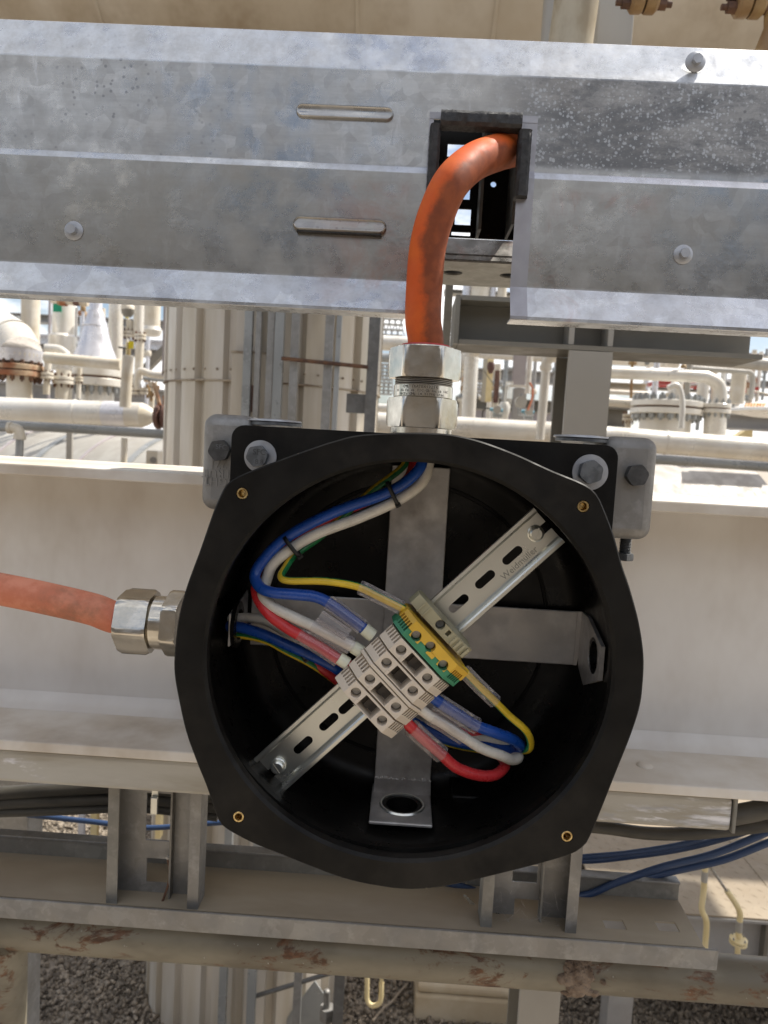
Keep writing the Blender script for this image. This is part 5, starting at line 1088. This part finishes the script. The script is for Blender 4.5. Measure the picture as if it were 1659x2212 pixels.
# bottom foot with hole
cf = PZ(868, 1746, zfoot); hole = MB().cyl((cf.x, cf.y, zfoot - .01), (cf.x, cf.y, zfoot + .02), .0165, n=40)
mk('bracket_foot', MB().box((vx0 - .0015, PZ(868, 1786, zfoot).y, zfoot), (vx1, Yk + thk, zfoot + .003)), M['stainless'], JB, bevel=.001, smooth=0, cut=hole)
mk('gusset_bend', MB().prism([(vx0, Yk, zfoot + .003), (vx0, Yk - .014, zfoot + .003), (vx0, Yk, zfoot + .010)], (vx1 - vx0, 0, 0)), M['stainless'], JB, smooth=0, fixn=True)
mk('port_ring', MB().lathe((cf.x, cf.y, zfoot + .0032), (0, 0, -1), [(.0163, 0), (.013, 0), (.013, .012), (.0163, .012)], 40, closed=True), M['blackin'], JB, fixn=True)
wd = MB(); rw = random.Random(2)
for k in range(46):
    fx = vx0 + (vx1 - vx0) * (k + rw.random()) / 46; wd.dome((fx, Yk - .0004, zfoot + .0095 + rw.uniform(-.0012, .0012)), (0, -1, .3), rw.uniform(.0009, .0018), rw.uniform(.0004, .0011), 7, 2)
mk('weld_bead', wd, M['stainless'], JB)
mk('port_rim', MB().lathe((cf.x, cf.y, zfoot + .0031), (0, 0, 1), [(.0166, 0), (.0166, .0012), (.0180, .0014), (.0188, 0)], 48, closed=True), M['zinc'], JB, fixn=True)
# right foot
xf = cx_ + ri + .010
hole = MB().cyl((xf - .02, .578, (zb0 + zb1) / 2 - .002), (xf + .02, .578, (zb0 + zb1) / 2 - .002), .0145, n=40)
mk('bracket_foot', MB().prism([(xf, Yk + thk, zb1), (xf, .60, zb1 - .0), (xf, .556, zb1 - .012), (xf, .556, zb0 + .008), (xf, .60, zb0 - .010), (xf, Yk + thk, zb0)], (.003, 0, 0)), M['stainless'], JB, smooth=0, cut=hole, fixn=True)
mk('bracket_bend', MB().box((xr - .001, Yk + .0035, zb0), (xf + .0028, Yk + thk * 2 - .0004, zb1)), M['stainless'], JB, smooth=0)
mk('port_ring', MB().lathe((xf + .0005, .578, (zb0 + zb1) / 2 - .002), (1, 0, 0), [(.0143, 0), (.0115, 0), (.0115, .01), (.0143, .01)], 40, closed=True), M['blackin'], JB, fixn=True)
# left entry with lock nut
xl2 = P(507, 1345, .575).x; zl3 = P(507, 1350, .575).z
mk('bracket_foot', MB().prism([(xl2 - .002, .561, zl3 - .014), (xl2 - .002, Yk + thk * 2, zl3 - .022), (xl2 - .002, Yk + thk * 2, zl3 + .019), (xl2 - .002, .561, zl3 + .012)], (.0018, 0, 0)), M['stainless'], JB, smooth=0, bevel=.0008)
mk('lock_nut', MB().lathe((xl2, .578, zl3), (1, 0, 0), [(.0125, .0), (.0185, 0), (.0185, .003), (.0125, .0035)], 40, closed=True), M['blackin'], JB, fixn=True)
# dust specks
for px, py, mt in ((815, 1783, 'wtank'), (755, 1774, 'wtank'), (716, 1738, 'wtank'), (777, 1797, 'beige')):
    mk('dust_speck', MB().dome(P(px, py, .60), (0, -1, .5), .0009, .0005, 7, 2), M[mt], JB)

# ================================================================== DIN RAIL
Yr = .556
pa, pb = P(574, 1681, Yr), P(1187, 1134, Yr)
uu = (pb - pa); RL = uu.length; uu.normalize(); vv = Vector((uu.z, 0, -uu.x)); ww = Vector((0, -1, 0))
def frame(o): return Matrix(((vv.x, uu.x, ww.x, o.x), (vv.y, uu.y, ww.y, o.y), (vv.z, uu.z, ww.z, o.z), (0, 0, 0, 1)))
Fr = frame(pa)
RAIL = thing('din_rail', pa, 'slotted zinc-plated mounting rail set diagonally inside the black box', 'mounting rail')
hwid = .0178
rp_ = [(-hwid, -.0008), (-hwid + .0005, .0001), (-hwid + .0030, .0002), (-hwid + .0042, -.0006), (-hwid + .0049, -.0056), (-hwid + .0060, -.0066), (hwid - .0060, -.0066), (hwid - .0049, -.0056), (hwid - .0042, -.0006), (hwid - .0030, .0002), (hwid - .0005, .0001), (hwid, -.0008), (hwid - .0004, -.0014), (hwid - .0030, -.0010), (hwid - .0038, -.0070), (-hwid + .0038, -.0070), (-hwid + .0030, -.0010), (-hwid + .0004, -.0014)]
mb = MB(Fr); mb.prism([(x, 0, z) for x, z in rp_], (0, RL, 0))
inv = Fr.inverted(); cut = MB(Fr)
def lc(px, py, Y=Yr + .006): return inv @ P(px, py, Y)
for px, py in ((1180, 1138), (1107, 1200), (1048, 1252), (991, 1304), (752, 1524), (710, 1560), (654.5, 1610), (594.5, 1663)):
    q = lc(px, py); hl, hw_ = .0092, .0034; poly = []
    for s, a0 in ((1, 0), (-1, math.pi)):
        for k in range(9):
            an = a0 + math.pi * k / 8; poly.append((q.x + hw_ * math.cos(an), q.y + s * (hl - hw_) + hw_ * math.sin(an), -.02))
    cut.prism(poly, (0, 0, .03))
mk('rail', mb, M['zinc'], RAIL, cut=cut, fixn=True, smooth=28)
for px, py, rot in ((1158, 1153, .5), (600, 1656, 1.4)):
    q = lc(px, py, Yr + .004); mb = MB(Fr)
    mb.lathe((q.x, q.y, -.0064), (0, 0, 1), [(.0062, 0), (.0064, .0012), (.0055, .0018), (.0052, .0052), (.0040, .0062)], 32)
    c_ = MB(Fr @ Matrix.Translation((q.x, q.y, 0)) @ Matrix.Rotation(rot, 4, 'Z')).cbox((0, 0, .0005), (.0011, .02, .003))
    mk('rail_screw', mb, M['zinc'], RAIL, cut=c_, fixn=True); 
def railtext(px, py, txt):
    q = lc(px, py); mt = Fr @ Matrix.Translation((q.x, q.y, -.00652)) @ Matrix.Rotation(R(90), 4, 'Z')
    textmesh('pressed_lettering', txt, .0072, mt, M['zincmark'], RAIL, .0001)
railtext(1122, 1217, 'Weidm\u00fcller'); railtext(778, 1518, 'We')

# ================================================================== TERMINALS
Yt0 = .515
O = P(863, 1463, Yt0); Ft = frame(O); it = Ft.inverted()
def tl(px, py, Y=Yt0): return it @ P(px, py, Y)
TW = .0130; mm = .001
def tprof(sh=1.): return [(-20*mm, 0), (20*mm, 0), (30.5*mm, -9*mm), (29*mm, -20*mm), (25*mm, -41*mm), (-25*mm, -41*mm), (-29*mm, -20*mm), (-30.5*mm, -9*mm)]
def terminal_cut(w, holes, pocket=True, combs=True):
    c = MB()
    for hx in holes: c.cyl((hx, 0, -.011), (hx, 0, .003), .0038, n=28)
    if pocket:
        c.box((-.0074, -w * .43, -.013), (.0074, w * .36, .003))
    if combs:
        for s in (-1, 1):
            for k in range(5):
                f = .12 + k * .19; x = s * (20 + 10.5 * f) * mm; z = -9 * mm * f
                c.box((x - .00045, -w * .5 - .001 if False else .0002, z - .0022), (x + .00045, w * .5 + .002, z + .004))
    return c
def build_terminal():
    body = MB().prism([(x, -TW / 2 + .0002, z) for x, z in tprof()], (0, TW - .0004, 0))
    me = rawmesh(body); b = bmesh.new(); b.from_mesh(me); bmesh.ops.recalc_face_normals(b, faces=b.faces); b.to_mesh(me); b.free()
    me = boolcut(me, [terminal_cut(TW, (-.0138, .0138), combs=False), _comb(TW)])
    fin(me, M['terminal'], 30)
    scr = MB()
    for hx in (-.0138, .0138):
        scr.lathe((hx, 0, -.0105), (0, 0, 1), [(.0035, 0), (.0035, .0035), (.003, .0042)], 24); scr.box((hx - .0029, -.0005, -.0064), (hx + .0029, .0005, -.0061))
    ms = rawmesh(scr); fin(ms, M['screw'], 30)
    fl = MB().box((-.0068, -TW * .38, -.0128), (.0068, TW * .38, -.0122)).box((-.0022, -TW * .38, -.0122), (.0022, TW * .38, -.0100)); mf = rawmesh(fl); fin(mf, M['termdark'], 0)
    lug = MB().box((-.0100, -TW*.46, 0), (-.0078, -TW*.18, .0006)).box((.0078, TW*.18, 0), (.0098, TW*.46, .0006)); ml = rawmesh(lug); fin(ml, M['terminal'], 0)
    return me, ms, mf, ml
def _comb(w):
    c = MB()
    for s in (-1, 1):
        for k in range(5):
            f = .10 + k * .20; x = s * (20 + 10.5 * f) * mm; z = -9 * mm * f
            c.box((x - .0006, -.0006, z - .0026), (x + .0006, w * .5 + .002, z + .004))
    return c
me, ms, mf, ml = build_terminal()
posl = [((765.6, 1497), (828, 1556.7)), ((795, 1468.5), (859.5, 1528)), ((832.5, 1431.6), (894, 1494.6)), ((865, 1404), (924.6, 1466.7))]
tlabels = ['lowest grey terminal block, nearest the lower rail end', 'grey terminal block second up from the lower rail end', 'grey terminal block third up, just above the partition plate', 'topmost grey terminal block, touching the green and yellow one']
TY_ = []
for (h1, h2), lab in zip(posl, tlabels):
    q = (tl(*h1) + tl(*h2)) / 2; TY_.append(q.y)
    e = thing('terminal_block', Ft @ Vector((q.x, q.y, -.041)), lab, 'terminal block', 'grey terminal blocks on the mounting rail')
    e['_p'] = tuple(Ft @ Vector((q.x, q.y, -.041)))
    for nm, msh in (('housing', me), ('clamp_screws', ms), ('pocket_busbar', mf), ('marker_clip', ml)):
        o = bpy.data.objects.new(nm, msh); COL.objects.link(o); o.parent = e; o.matrix_parent_inverse = Matrix.Translation(-Vector(e['_p']))
        o.matrix_basis = Ft @ Matrix.Translation((q.x, q.y, 0))
        if nm == 'housing':
            md = o.modifiers.new('bevel', 'BEVEL'); md.width = .0003; md.segments = 2; md.limit_method = 'ANGLE'; md.angle_limit = R(50)
qx = tl(863, 1463).x
# partition plate
pm = (TY_[1] + TY_[2]) / 2
mb = MB(Ft @ Matrix.Translation((0, pm, 0))); mb.prism([(x * 1.03, -.0013, z + .0008) for x, z in tprof()], (0, .0026, 0))
lone('partition_plate', mb, M['terminal'], 'thin grey partition plate between the second and third terminal blocks', 'partition plate', fixn=True, bevel=.0003)
# earth terminal
q1, q2, q3 = tl(899, 1374), tl(929.7, 1397), tl(957, 1437); gy = (q1.y + q3.y) / 2; gx = (q1.x + q3.x) / 2
E = thing('earth_terminal', Ft @ Vector((gx, gy, -.041)), 'green and yellow earth terminal block at the upper end of the stack', 'terminal block')
FG = Ft @ Matrix.Translation((gx, gy, 0))
GW = .0135
gpr = [(-22*mm, 0), (21*mm, 0), (33*mm, -9*mm), (31*mm, -22*mm), (25*mm, -41*mm), (-26*mm, -41*mm), (-33*mm, -20*mm), (-31*mm, -8*mm)]
holes = [it @ P(899, 1374, Yt0), it @ P(929.7, 1397, Yt0), it @ P(957, 1437, Yt0)]
def gcut():
    c = MB(FG)
    for h in holes: c.cyl((h.x - gx, h.y - gy, -.011), (h.x - gx, h.y - gy, .003), .0038, n=28)
    return c
def gcomb():
    c = MB(FG)
    for s in (-1, 1):
        for k in range(5):
            f = .14 + k * .17; x = s * (21.5 + 11 * f) * mm; z = -8.5 * mm * f
            c.box((x - .0006, -.004, z - .0024), (x + .0006, .004, z + .004))
    return c
zz = .0
mk('green_housing', MB(FG).prism([(x, -GW / 2, z) for x, z in gpr], (0, GW / 2 - .0001, 0)), M['tgreen'], E, cut=[gcut(), gcomb()], fixn=True, smooth=30, bevel=.0003)
ypr = [(-22*mm, .0004), (21*mm, .0004), (33.4*mm, -8.6*mm), (31*mm, -22*mm), (25*mm, -41*mm), (-26*mm, -41*mm), (-33.4*mm, -20*mm), (-31.4*mm, -7.6*mm)]
mk('yellow_housing', MB(FG).prism([(x, .0001, z) for x, z in ypr], (0, GW / 2 + .001, 0)), M['tyellow'], E, cut=[gcut(), gcomb()], fixn=True, smooth=30, bevel=.0003)
for (a_, b__) in ((-.0185, -.0095), (-.001, .0055), (.010, .018)):
    mk('yellow_tab', MB(FG).box((a_, -.0030, .0001), (b__, .00005, .0009)), M['tyellow'], E, smooth=0, cut=gcut())
for h in holes: mk('clamp_screw', MB(FG).lathe((h.x - gx, h.y - gy, -.0105), (0, 0, 1), [(.0035, 0), (.0035, .0035), (.003, .0042)], 24), M['screw'], E)
# end stop
ey = tl(975, 1310, .530).y
FE = Ft @ Matrix.Translation((-.0045, gy + .0165, -.012))
E2 = thing('end_stop', FE @ Vector((0, 0, -.03)), 'beige ribbed end stop clipped on the rail above the earth terminal', 'end stop')
cc = MB(FE); cc.cyl((-.0015, .0, -.008), (-.0015, .0, .004), .0036, n=24); cc.box((.0055, -.0022, -.006), (.0085, .0022, .004))
mk('end_stop_body', MB(FE).prism([(x * .92, -.0055, z) for x, z in ((-30*mm, -3*mm), (-20*mm, 0), (26*mm, 0), (31*mm, -4*mm), (29*mm, -26*mm), (-28*mm, -26*mm), (-32*mm, -10*mm))], (0, .0095, 0)), M['beige'], E2, cut=cc, fixn=True, bevel=.0004, smooth=30)
for x in (.0125, .0165, .0205, .0245): mk('rib', MB(FE).box((x, -.0045, .0001), (x + .0018, .003, .0016)), M['beige'], E2, smooth=0)
for x in (-.021, -.016): mk('rib', MB(FE).box((x, -.0056, .0001), (x + .001, .0042, .0009)), M['beige'], E2, smooth=0)
mk('clamp_screw', MB(FE).lathe((-.0015, 0, -.007), (0, 0, 1), [(.0033, 0), (.0033, .002), (.0027, .0026)], 20), M['bolt'], E2)

# ================================================================== WIRES
def wire(name, pts, r, mat, lab, sleeves=(), split=False, ferr=None, twist=0, group=None, sr=1.42):
    q = [P(x, y, Y) for x, y, Y in pts]; rj = random.Random(len(name)); q = [v + Vector((rj.uniform(-1, 1), rj.uniform(-1, 1), rj.uniform(-1, 1))) * .0005 for v in q]; s = spline(q, 8); rad = r
    loc = q[0]
    t = thing(name, loc, lab, 'wire', group)
    mk('insulation', MB().tube(s, rad, 20, split=split, twist=twist), mat, t, smooth=60)
    for (a_, b__) in sleeves:
        i0, i1 = a_ * 8, b__ * 8; seg_ = s[i0:i1 + 1]
        mk('clear_sleeve', MB().tube(seg_, rad * sr, 20, caps=False), M['clear'], t, smooth=60)
    if ferr:
        a_, b__ = P(*ferr[0]), P(*ferr[1]); mk('ferrule', MB().tube([a_, b__], rad * 1.16, 12), M['ferrule'], t)
    return t
rW = L(12.3, .55)
wire('blue_wire', [(905,975,.570),(909,1005,.566),(875,1042,.562),(824,1069,.560),(739,1100,.558),(671,1130,.557),(610,1168,.556),(569,1209,.553),(552,1243,.549),(561,1267,.544),(590,1279,.541),(637,1285,.539),(678,1288,.537),(709,1301,.535),(748,1330,.533),(784,1357,.531),(806,1374,.531)],
     rW, M['blue'], 'thick blue wire from the top entry curving to the upper left terminal', sleeves=((13, 15),), ferr=((786, 1358, .530), (806, 1374, .530)))
wire('white_wire', [(922,975,.572),(926,1008,.569),(909,1045,.566),(858,1083,.563),(773,1120,.561),(688,1151,.559),(630,1185,.557),(590,1219,.555),(574,1253,.553),(569,1283,.550),(587,1309,.546),(637,1335,.542),(678,1353,.538),(720,1374,.534),(760,1395,.531),(780,1408,.531)],
     rW, M['white'], 'thick white wire from the top entry running beside the blue one', sleeves=((12, 14),), ferr=((763, 1397, .530), (781, 1409, .530)), sr=1.6)
wire('red_wire', [(898,990,.590),(870,1044,.584),(742,1104,.580),(614,1172,.576),(573,1214,.568),(557,1252,.559),(556,1288,.551),(583,1328,.545),(620,1355,.541),(648,1373,.538),(690,1398,.534),(732,1423,.531),(752,1436,.531)],
     rW, M['red'], 'red wire on the left emerging from under the blue loop', sleeves=((9, 11),), ferr=((732, 1421, .530), (751, 1434, .530)))
rG = L(8.3, .55)
wire('earth_wire', [(878,985,.59),(872,1008,.585),(841,1032,.582),(805,1060,.580),(735,1120,.578),(690,1160,.574),(661,1181,.570),(634,1202,.562),(614,1228,.552),(609,1245,.546),(624,1254,.543),(688,1255,.540),(739,1260,.538),(777,1268,.535),(820,1289,.532),(866,1313,.530),(882,1322,.531)],
     rG, [M['green'], M['yellow']], 'green and yellow earth wire curving to the earth terminal from above', sleeves=((13, 15),), split=True, twist=.2, sr=1.9)
# wires from the left entry pass behind the terminals and loop back at the lower right
wire('looped_blue_wire', [(492,1352,.580),(522,1356,.578),(569,1369,.574),(620,1392,.570),(654,1409,.568),(722,1443,.570),(800,1500,.585),(950,1590,.590),(1050,1612,.585),(1100,1620,.575),(1124,1612,.562),(1105,1597,.552),(1069,1582,.546),(1030,1567,.542),(994,1546,.538),(949,1516,.533),(925,1498,.532)],
     rW, M['blue'], 'blue wire entering at the left and looping round to the lower right terminal side', sleeves=((13, 15),), sr=1.5)
wire('looped_white_wire', [(495,1340,.590),(530,1335,.588),(569,1338,.586),(603,1356,.584),(690,1420,.588),(800,1510,.592),(950,1590,.592),(1054,1600,.588),(1098,1618,.578),(1119,1634,.564),(1108,1642,.556),(1080,1632,.550),(1039,1615,.545),(1000,1591,.541),(964,1567,.538),(928,1546,.534),(905,1530,.532)],
     rW * .95, M['white'], 'white wire entering at the left and looping round below the terminals', sleeves=((13, 15),), sr=1.6)
wire('looped_red_wire', [(495,1360,.592),(540,1362,.590),(600,1390,.588),(690,1440,.584),(760,1490,.590),(900,1570,.598),(1010,1586,.594),(1055,1608,.588),(1084,1636,.576),(1091,1655,.564),(1070,1674,.556),(1033,1676,.550),(988,1657,.545),(952,1630,.541),(919,1600,.537),(890,1570,.533),(872,1552,.532)],
     rW, M['red'], 'red wire entering at the left and making the lowest loop', sleeves=((13, 15),), sr=1.6)
wire('looped_earth_wire', [(500,1375,.586),(529,1374,.584),(576,1383,.582),(620,1407,.580),(680,1440,.582),(780,1510,.598),(950,1600,.602),(1080,1625,.590),(1118,1622,.572),(1141,1618,.560),(1147,1600,.553),(1132,1576,.549),(1099,1545,.545),(1069,1515,.541),(1038,1485,.537),(1003,1450,.532),(988,1435,.532)],
     rG, [M['green'], M['yellow']], 'green and yellow wire making the outermost loop at the lower right', sleeves=((13, 15),), split=True, twist=.7, sr=1.9)
lone('empty_sleeve', MB().tube([P(690, 1330, .528), P(752, 1372, .526)], rW * 1.1, 18, caps=False), M['clear'], 'empty clear plastic sleeve lying between the white and blue wires', 'sleeve', smooth=60)
def tie(px, py, Y, dx, dy, lab, ln=1., w_=.0030):
    a = P(px - dx, py - dy, Y); b_ = P(px + dx, py + dy, Y); t = thing('cable_tie', (a + b_) / 2, lab, 'cable tie')
    d = (b_ - a); l = d.length / 2; d.normalize(); n_ = Vector((0, -1, 0)); s_ = d.cross(n_); c = (a + b_) / 2; pr = []
    for k in range(25):
        q = 2 * math.pi * k / 24; pr.append(c + d * math.copysign(abs(math.cos(q)) ** .7, math.cos(q)) * l + n_ * math.copysign(abs(math.sin(q)) ** .7, math.sin(q)) * (rW * 1.16))
    mb = MB(); vs = []; fs = []
    for p in pr: vs += [p - s_ * w_ / 2, p + s_ * w_ / 2]
    for k in range(24): fs.append((2 * k, 2 * k + 1, 2 * k + 3, 2 * k + 2))
    mb.add(vs, fs); o = mk('strap', mb, M['tie'], t); md = o.modifiers.new('s', 'SOLIDIFY'); md.thickness = .0009; md.offset = 0
    mk('tie_head', MB(Matrix.Translation(b_) @ Matrix(((d.x, s_.x, n_.x), (d.y, s_.y, n_.y), (d.z, s_.z, n_.z))).to_4x4()).cbox((0, 0, 0), (.0035, .0042, .003)), M['tie'], t, smooth=0)
tie(848, 1066, .5600, 12, 25, 'black cable tie round the wires near the top entry')
tie(631, 1180, .5555, 17, 22, 'black cable tie round the wires at the left bend')
tie(655, 1412, .570, 7, 13, 'black cable tie on the blue wire left of the terminals')

# ================================================================== GLANDS AND CABLES
def gx_(px, y, Y): return P(px, y, Y)
Yg = .572
az0 = P(913, 931, Yg); axx = P(914, 850, Yg).x
t = thing('upper_gland', (axx, Yg, az0.z), 'nickel plated cable gland with engraved band on top of the black box', 'cable gland')
zz_ = lambda py: P(914, py, Yg).z
mk('base_washer', MB().lathe((axx, Yg, zz_(938)), (0, 0, 1), [(L(66, Yg), 0), (L(66, Yg), zz_(926) - zz_(938))], 48), M['nickel'], t)
mk('lower_nut', MB().hexnut((axx, Yg, zz_(925)), (0, 0, 1), L(66, Yg), zz_(862) - zz_(925), rot=R(33), ch=.95, n=120), M['nickel'], t)
mk('marking_band', MB().lathe((axx, Yg, zz_(862)), (0, 0, 1), [(L(60, Yg), 0), (L(63, Yg), .0008), (L(63, Yg), zz_(836) - zz_(862)), (L(60, Yg), zz_(834) - zz_(862))], 64), M['nickel'], t)
th_ = MB()
z_a, z_b = zz_(836), zz_(818)
for k in range(5): h_ = (z_b - z_a) / 5; th_.lathe((axx, Yg, z_a + k * h_), (0, 0, 1), [(L(58, Yg), 0), (L(62, Yg), h_ * .4), (L(62, Yg), h_ * .6), (L(58, Yg), h_)], 64)
mk('thread', th_, M['nickdark'], t)
mk('upper_nut', MB().hexnut((axx, Yg, zz_(820)), (0, 0, 1), L(68, Yg), zz_(755) - zz_(820), rot=R(34), ch=.95, n=120), M['nickel'], t)
mk('shoulder', MB().lathe((axx, Yg, zz_(756)), (0, 0, 1), [(L(62, Yg), 0), (L(61, Yg), .0015), (L(52, Yg), .0025)], 48), M['nickel'], t)
mk('red_seal', MB().lathe((axx, Yg, zz_(752)), (0, 0, 1), [(L(50, Yg), 0), (L(53, Yg), .0008), (L(52, Yg), .0018), (L(42, Yg), .0022)], 48), M['redring'], t)
rbnd = L(63.3, Yg)
def bandtext(txt, zc_, size, a0):
    cu = 0
    for i, ch in enumerate(txt):
        if ch == ' ': continue
        an = a0 + (i - len(txt) / 2) * (size * .62 / rbnd)
        mt = Matrix.Translation((axx + rbnd * math.sin(an), Yg - rbnd * math.cos(an), zc_)) @ Matrix.Rotation(an, 4, 'Z') @ Matrix.Rotation(R(90), 4, 'X')
        yield ch, mt
def bandline(txt, py, size, a0):
    mb = MB()
    for ch, mt in bandtext(txt, zz_(py), size, a0):
        cu = bpy.data.curves.new('t', 'FONT'); cu.body = ch; cu.size = size; cu.extrude = .00005; cu.align_x = 'CENTER'; cu.align_y = 'CENTER'; cu.resolution_u = 1
        o = bpy.data.objects.new('t', cu); COL.objects.link(o); dg = bpy.context.evaluated_depsgraph_get(); dg.update()
        me_ = bpy.data.meshes.new_from_object(o.evaluated_get(dg)); bpy.data.objects.remove(o); me_.transform(mt)
        mb.add([v.co.copy() for v in me_.vertices], [list(p.vertices) for p in me_.polygons]); bpy.data.meshes.remove(me_)
    mk('engraved_text', mb, M['ink'], t, smooth=0)
bandline('CML 18ATEX1325X', 840.5, .0030, -.1); bandline('II 2G Ex db IIC Gb Ex eb IIC', 848.5, .0026, -.05); bandline('IECEx CML 18.0179X IP66', 856.0, .0026, -.05)
# left gland
zg = P(320, 1343, Yg).z
t = thing('left_gland', (P(320, 1343, Yg).x, Yg, zg), 'nickel plated cable gland on the left side of the black box', 'cable gland')
xx_ = lambda px: P(px, 1343, Yg).x
mk('outer_nut', MB().hexnut((xx_(266), Yg, zg), (1, 0, 0), L(63, Yg), xx_(334) - xx_(266), rot=R(21), ch=.93, n=120), M['nickel'], t)
mk('nose', MB().lathe((xx_(259), Yg, zg), (1, 0, 0), [(L(48, Yg), 0), (L(56, Yg), .0012), (L(60, Yg), .003)], 48), M['nickel'], t)
mk('red_seal', MB().lathe((xx_(256), Yg, zg), (1, 0, 0), [(L(38, Yg), 0), (L(46, Yg), .0006), (L(50, Yg), .0015), (L(50, Yg), .0022)], 48), M['redring'], t)
mk('barrel', MB().lathe((xx_(334), Yg, zg), (1, 0, 0), [(L(55, Yg), 0), (L(59, Yg), .0015), (L(59, Yg), xx_(366) - xx_(334))], 64), M['nickel'], t)
mk('inner_nut', MB().hexnut((xx_(364), Yg, zg), (1, 0, 0), L(64, Yg), .012, rot=R(10), ch=.95, n=120), M['nickel'], t)
# orange cable
rc = L(38.5, .565)
cp = [(axx, Yg, zz_(900)), (axx, Yg, zz_(752)), P(914, 690, .570), P(917, 610, .567), P(925, 530, .563), P(944, 460, .560), P(975, 395, .561), P(1020, 352, .578), P(1070, 331, .600), P(1115, 321, .626), P(1170, 316, .650), P(1300, 312, .66)]
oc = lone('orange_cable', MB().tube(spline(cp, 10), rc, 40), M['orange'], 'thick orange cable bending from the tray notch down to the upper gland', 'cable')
sp_c = spline(cp, 10); cen = P(1120, 590, .57); at = oc.data.attributes.new('inner_side', 'FLOAT', 'POINT'); vals = []
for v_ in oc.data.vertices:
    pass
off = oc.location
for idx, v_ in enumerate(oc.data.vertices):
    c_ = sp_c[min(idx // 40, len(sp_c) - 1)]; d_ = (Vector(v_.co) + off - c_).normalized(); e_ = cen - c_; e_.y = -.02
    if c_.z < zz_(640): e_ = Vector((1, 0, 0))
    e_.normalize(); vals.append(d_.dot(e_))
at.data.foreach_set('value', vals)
cp = [(xx_(380), Yg, zg), (xx_(262), Yg, zg + .001), P(200, 1316, .570), P(120, 1297, .567), P(40, 1280, .565), P(-60, 1262, .562), P(-160, 1250, .56)]
lone('pink_orange_cable', MB().tube(spline(cp, 10), L(35.5, .567), 40), M['salmon'], 'faded dusty orange cable entering the left gland horizontally', 'cable')

for o in list(bpy.data.objects):
    if '_p' in o: del o['_p']
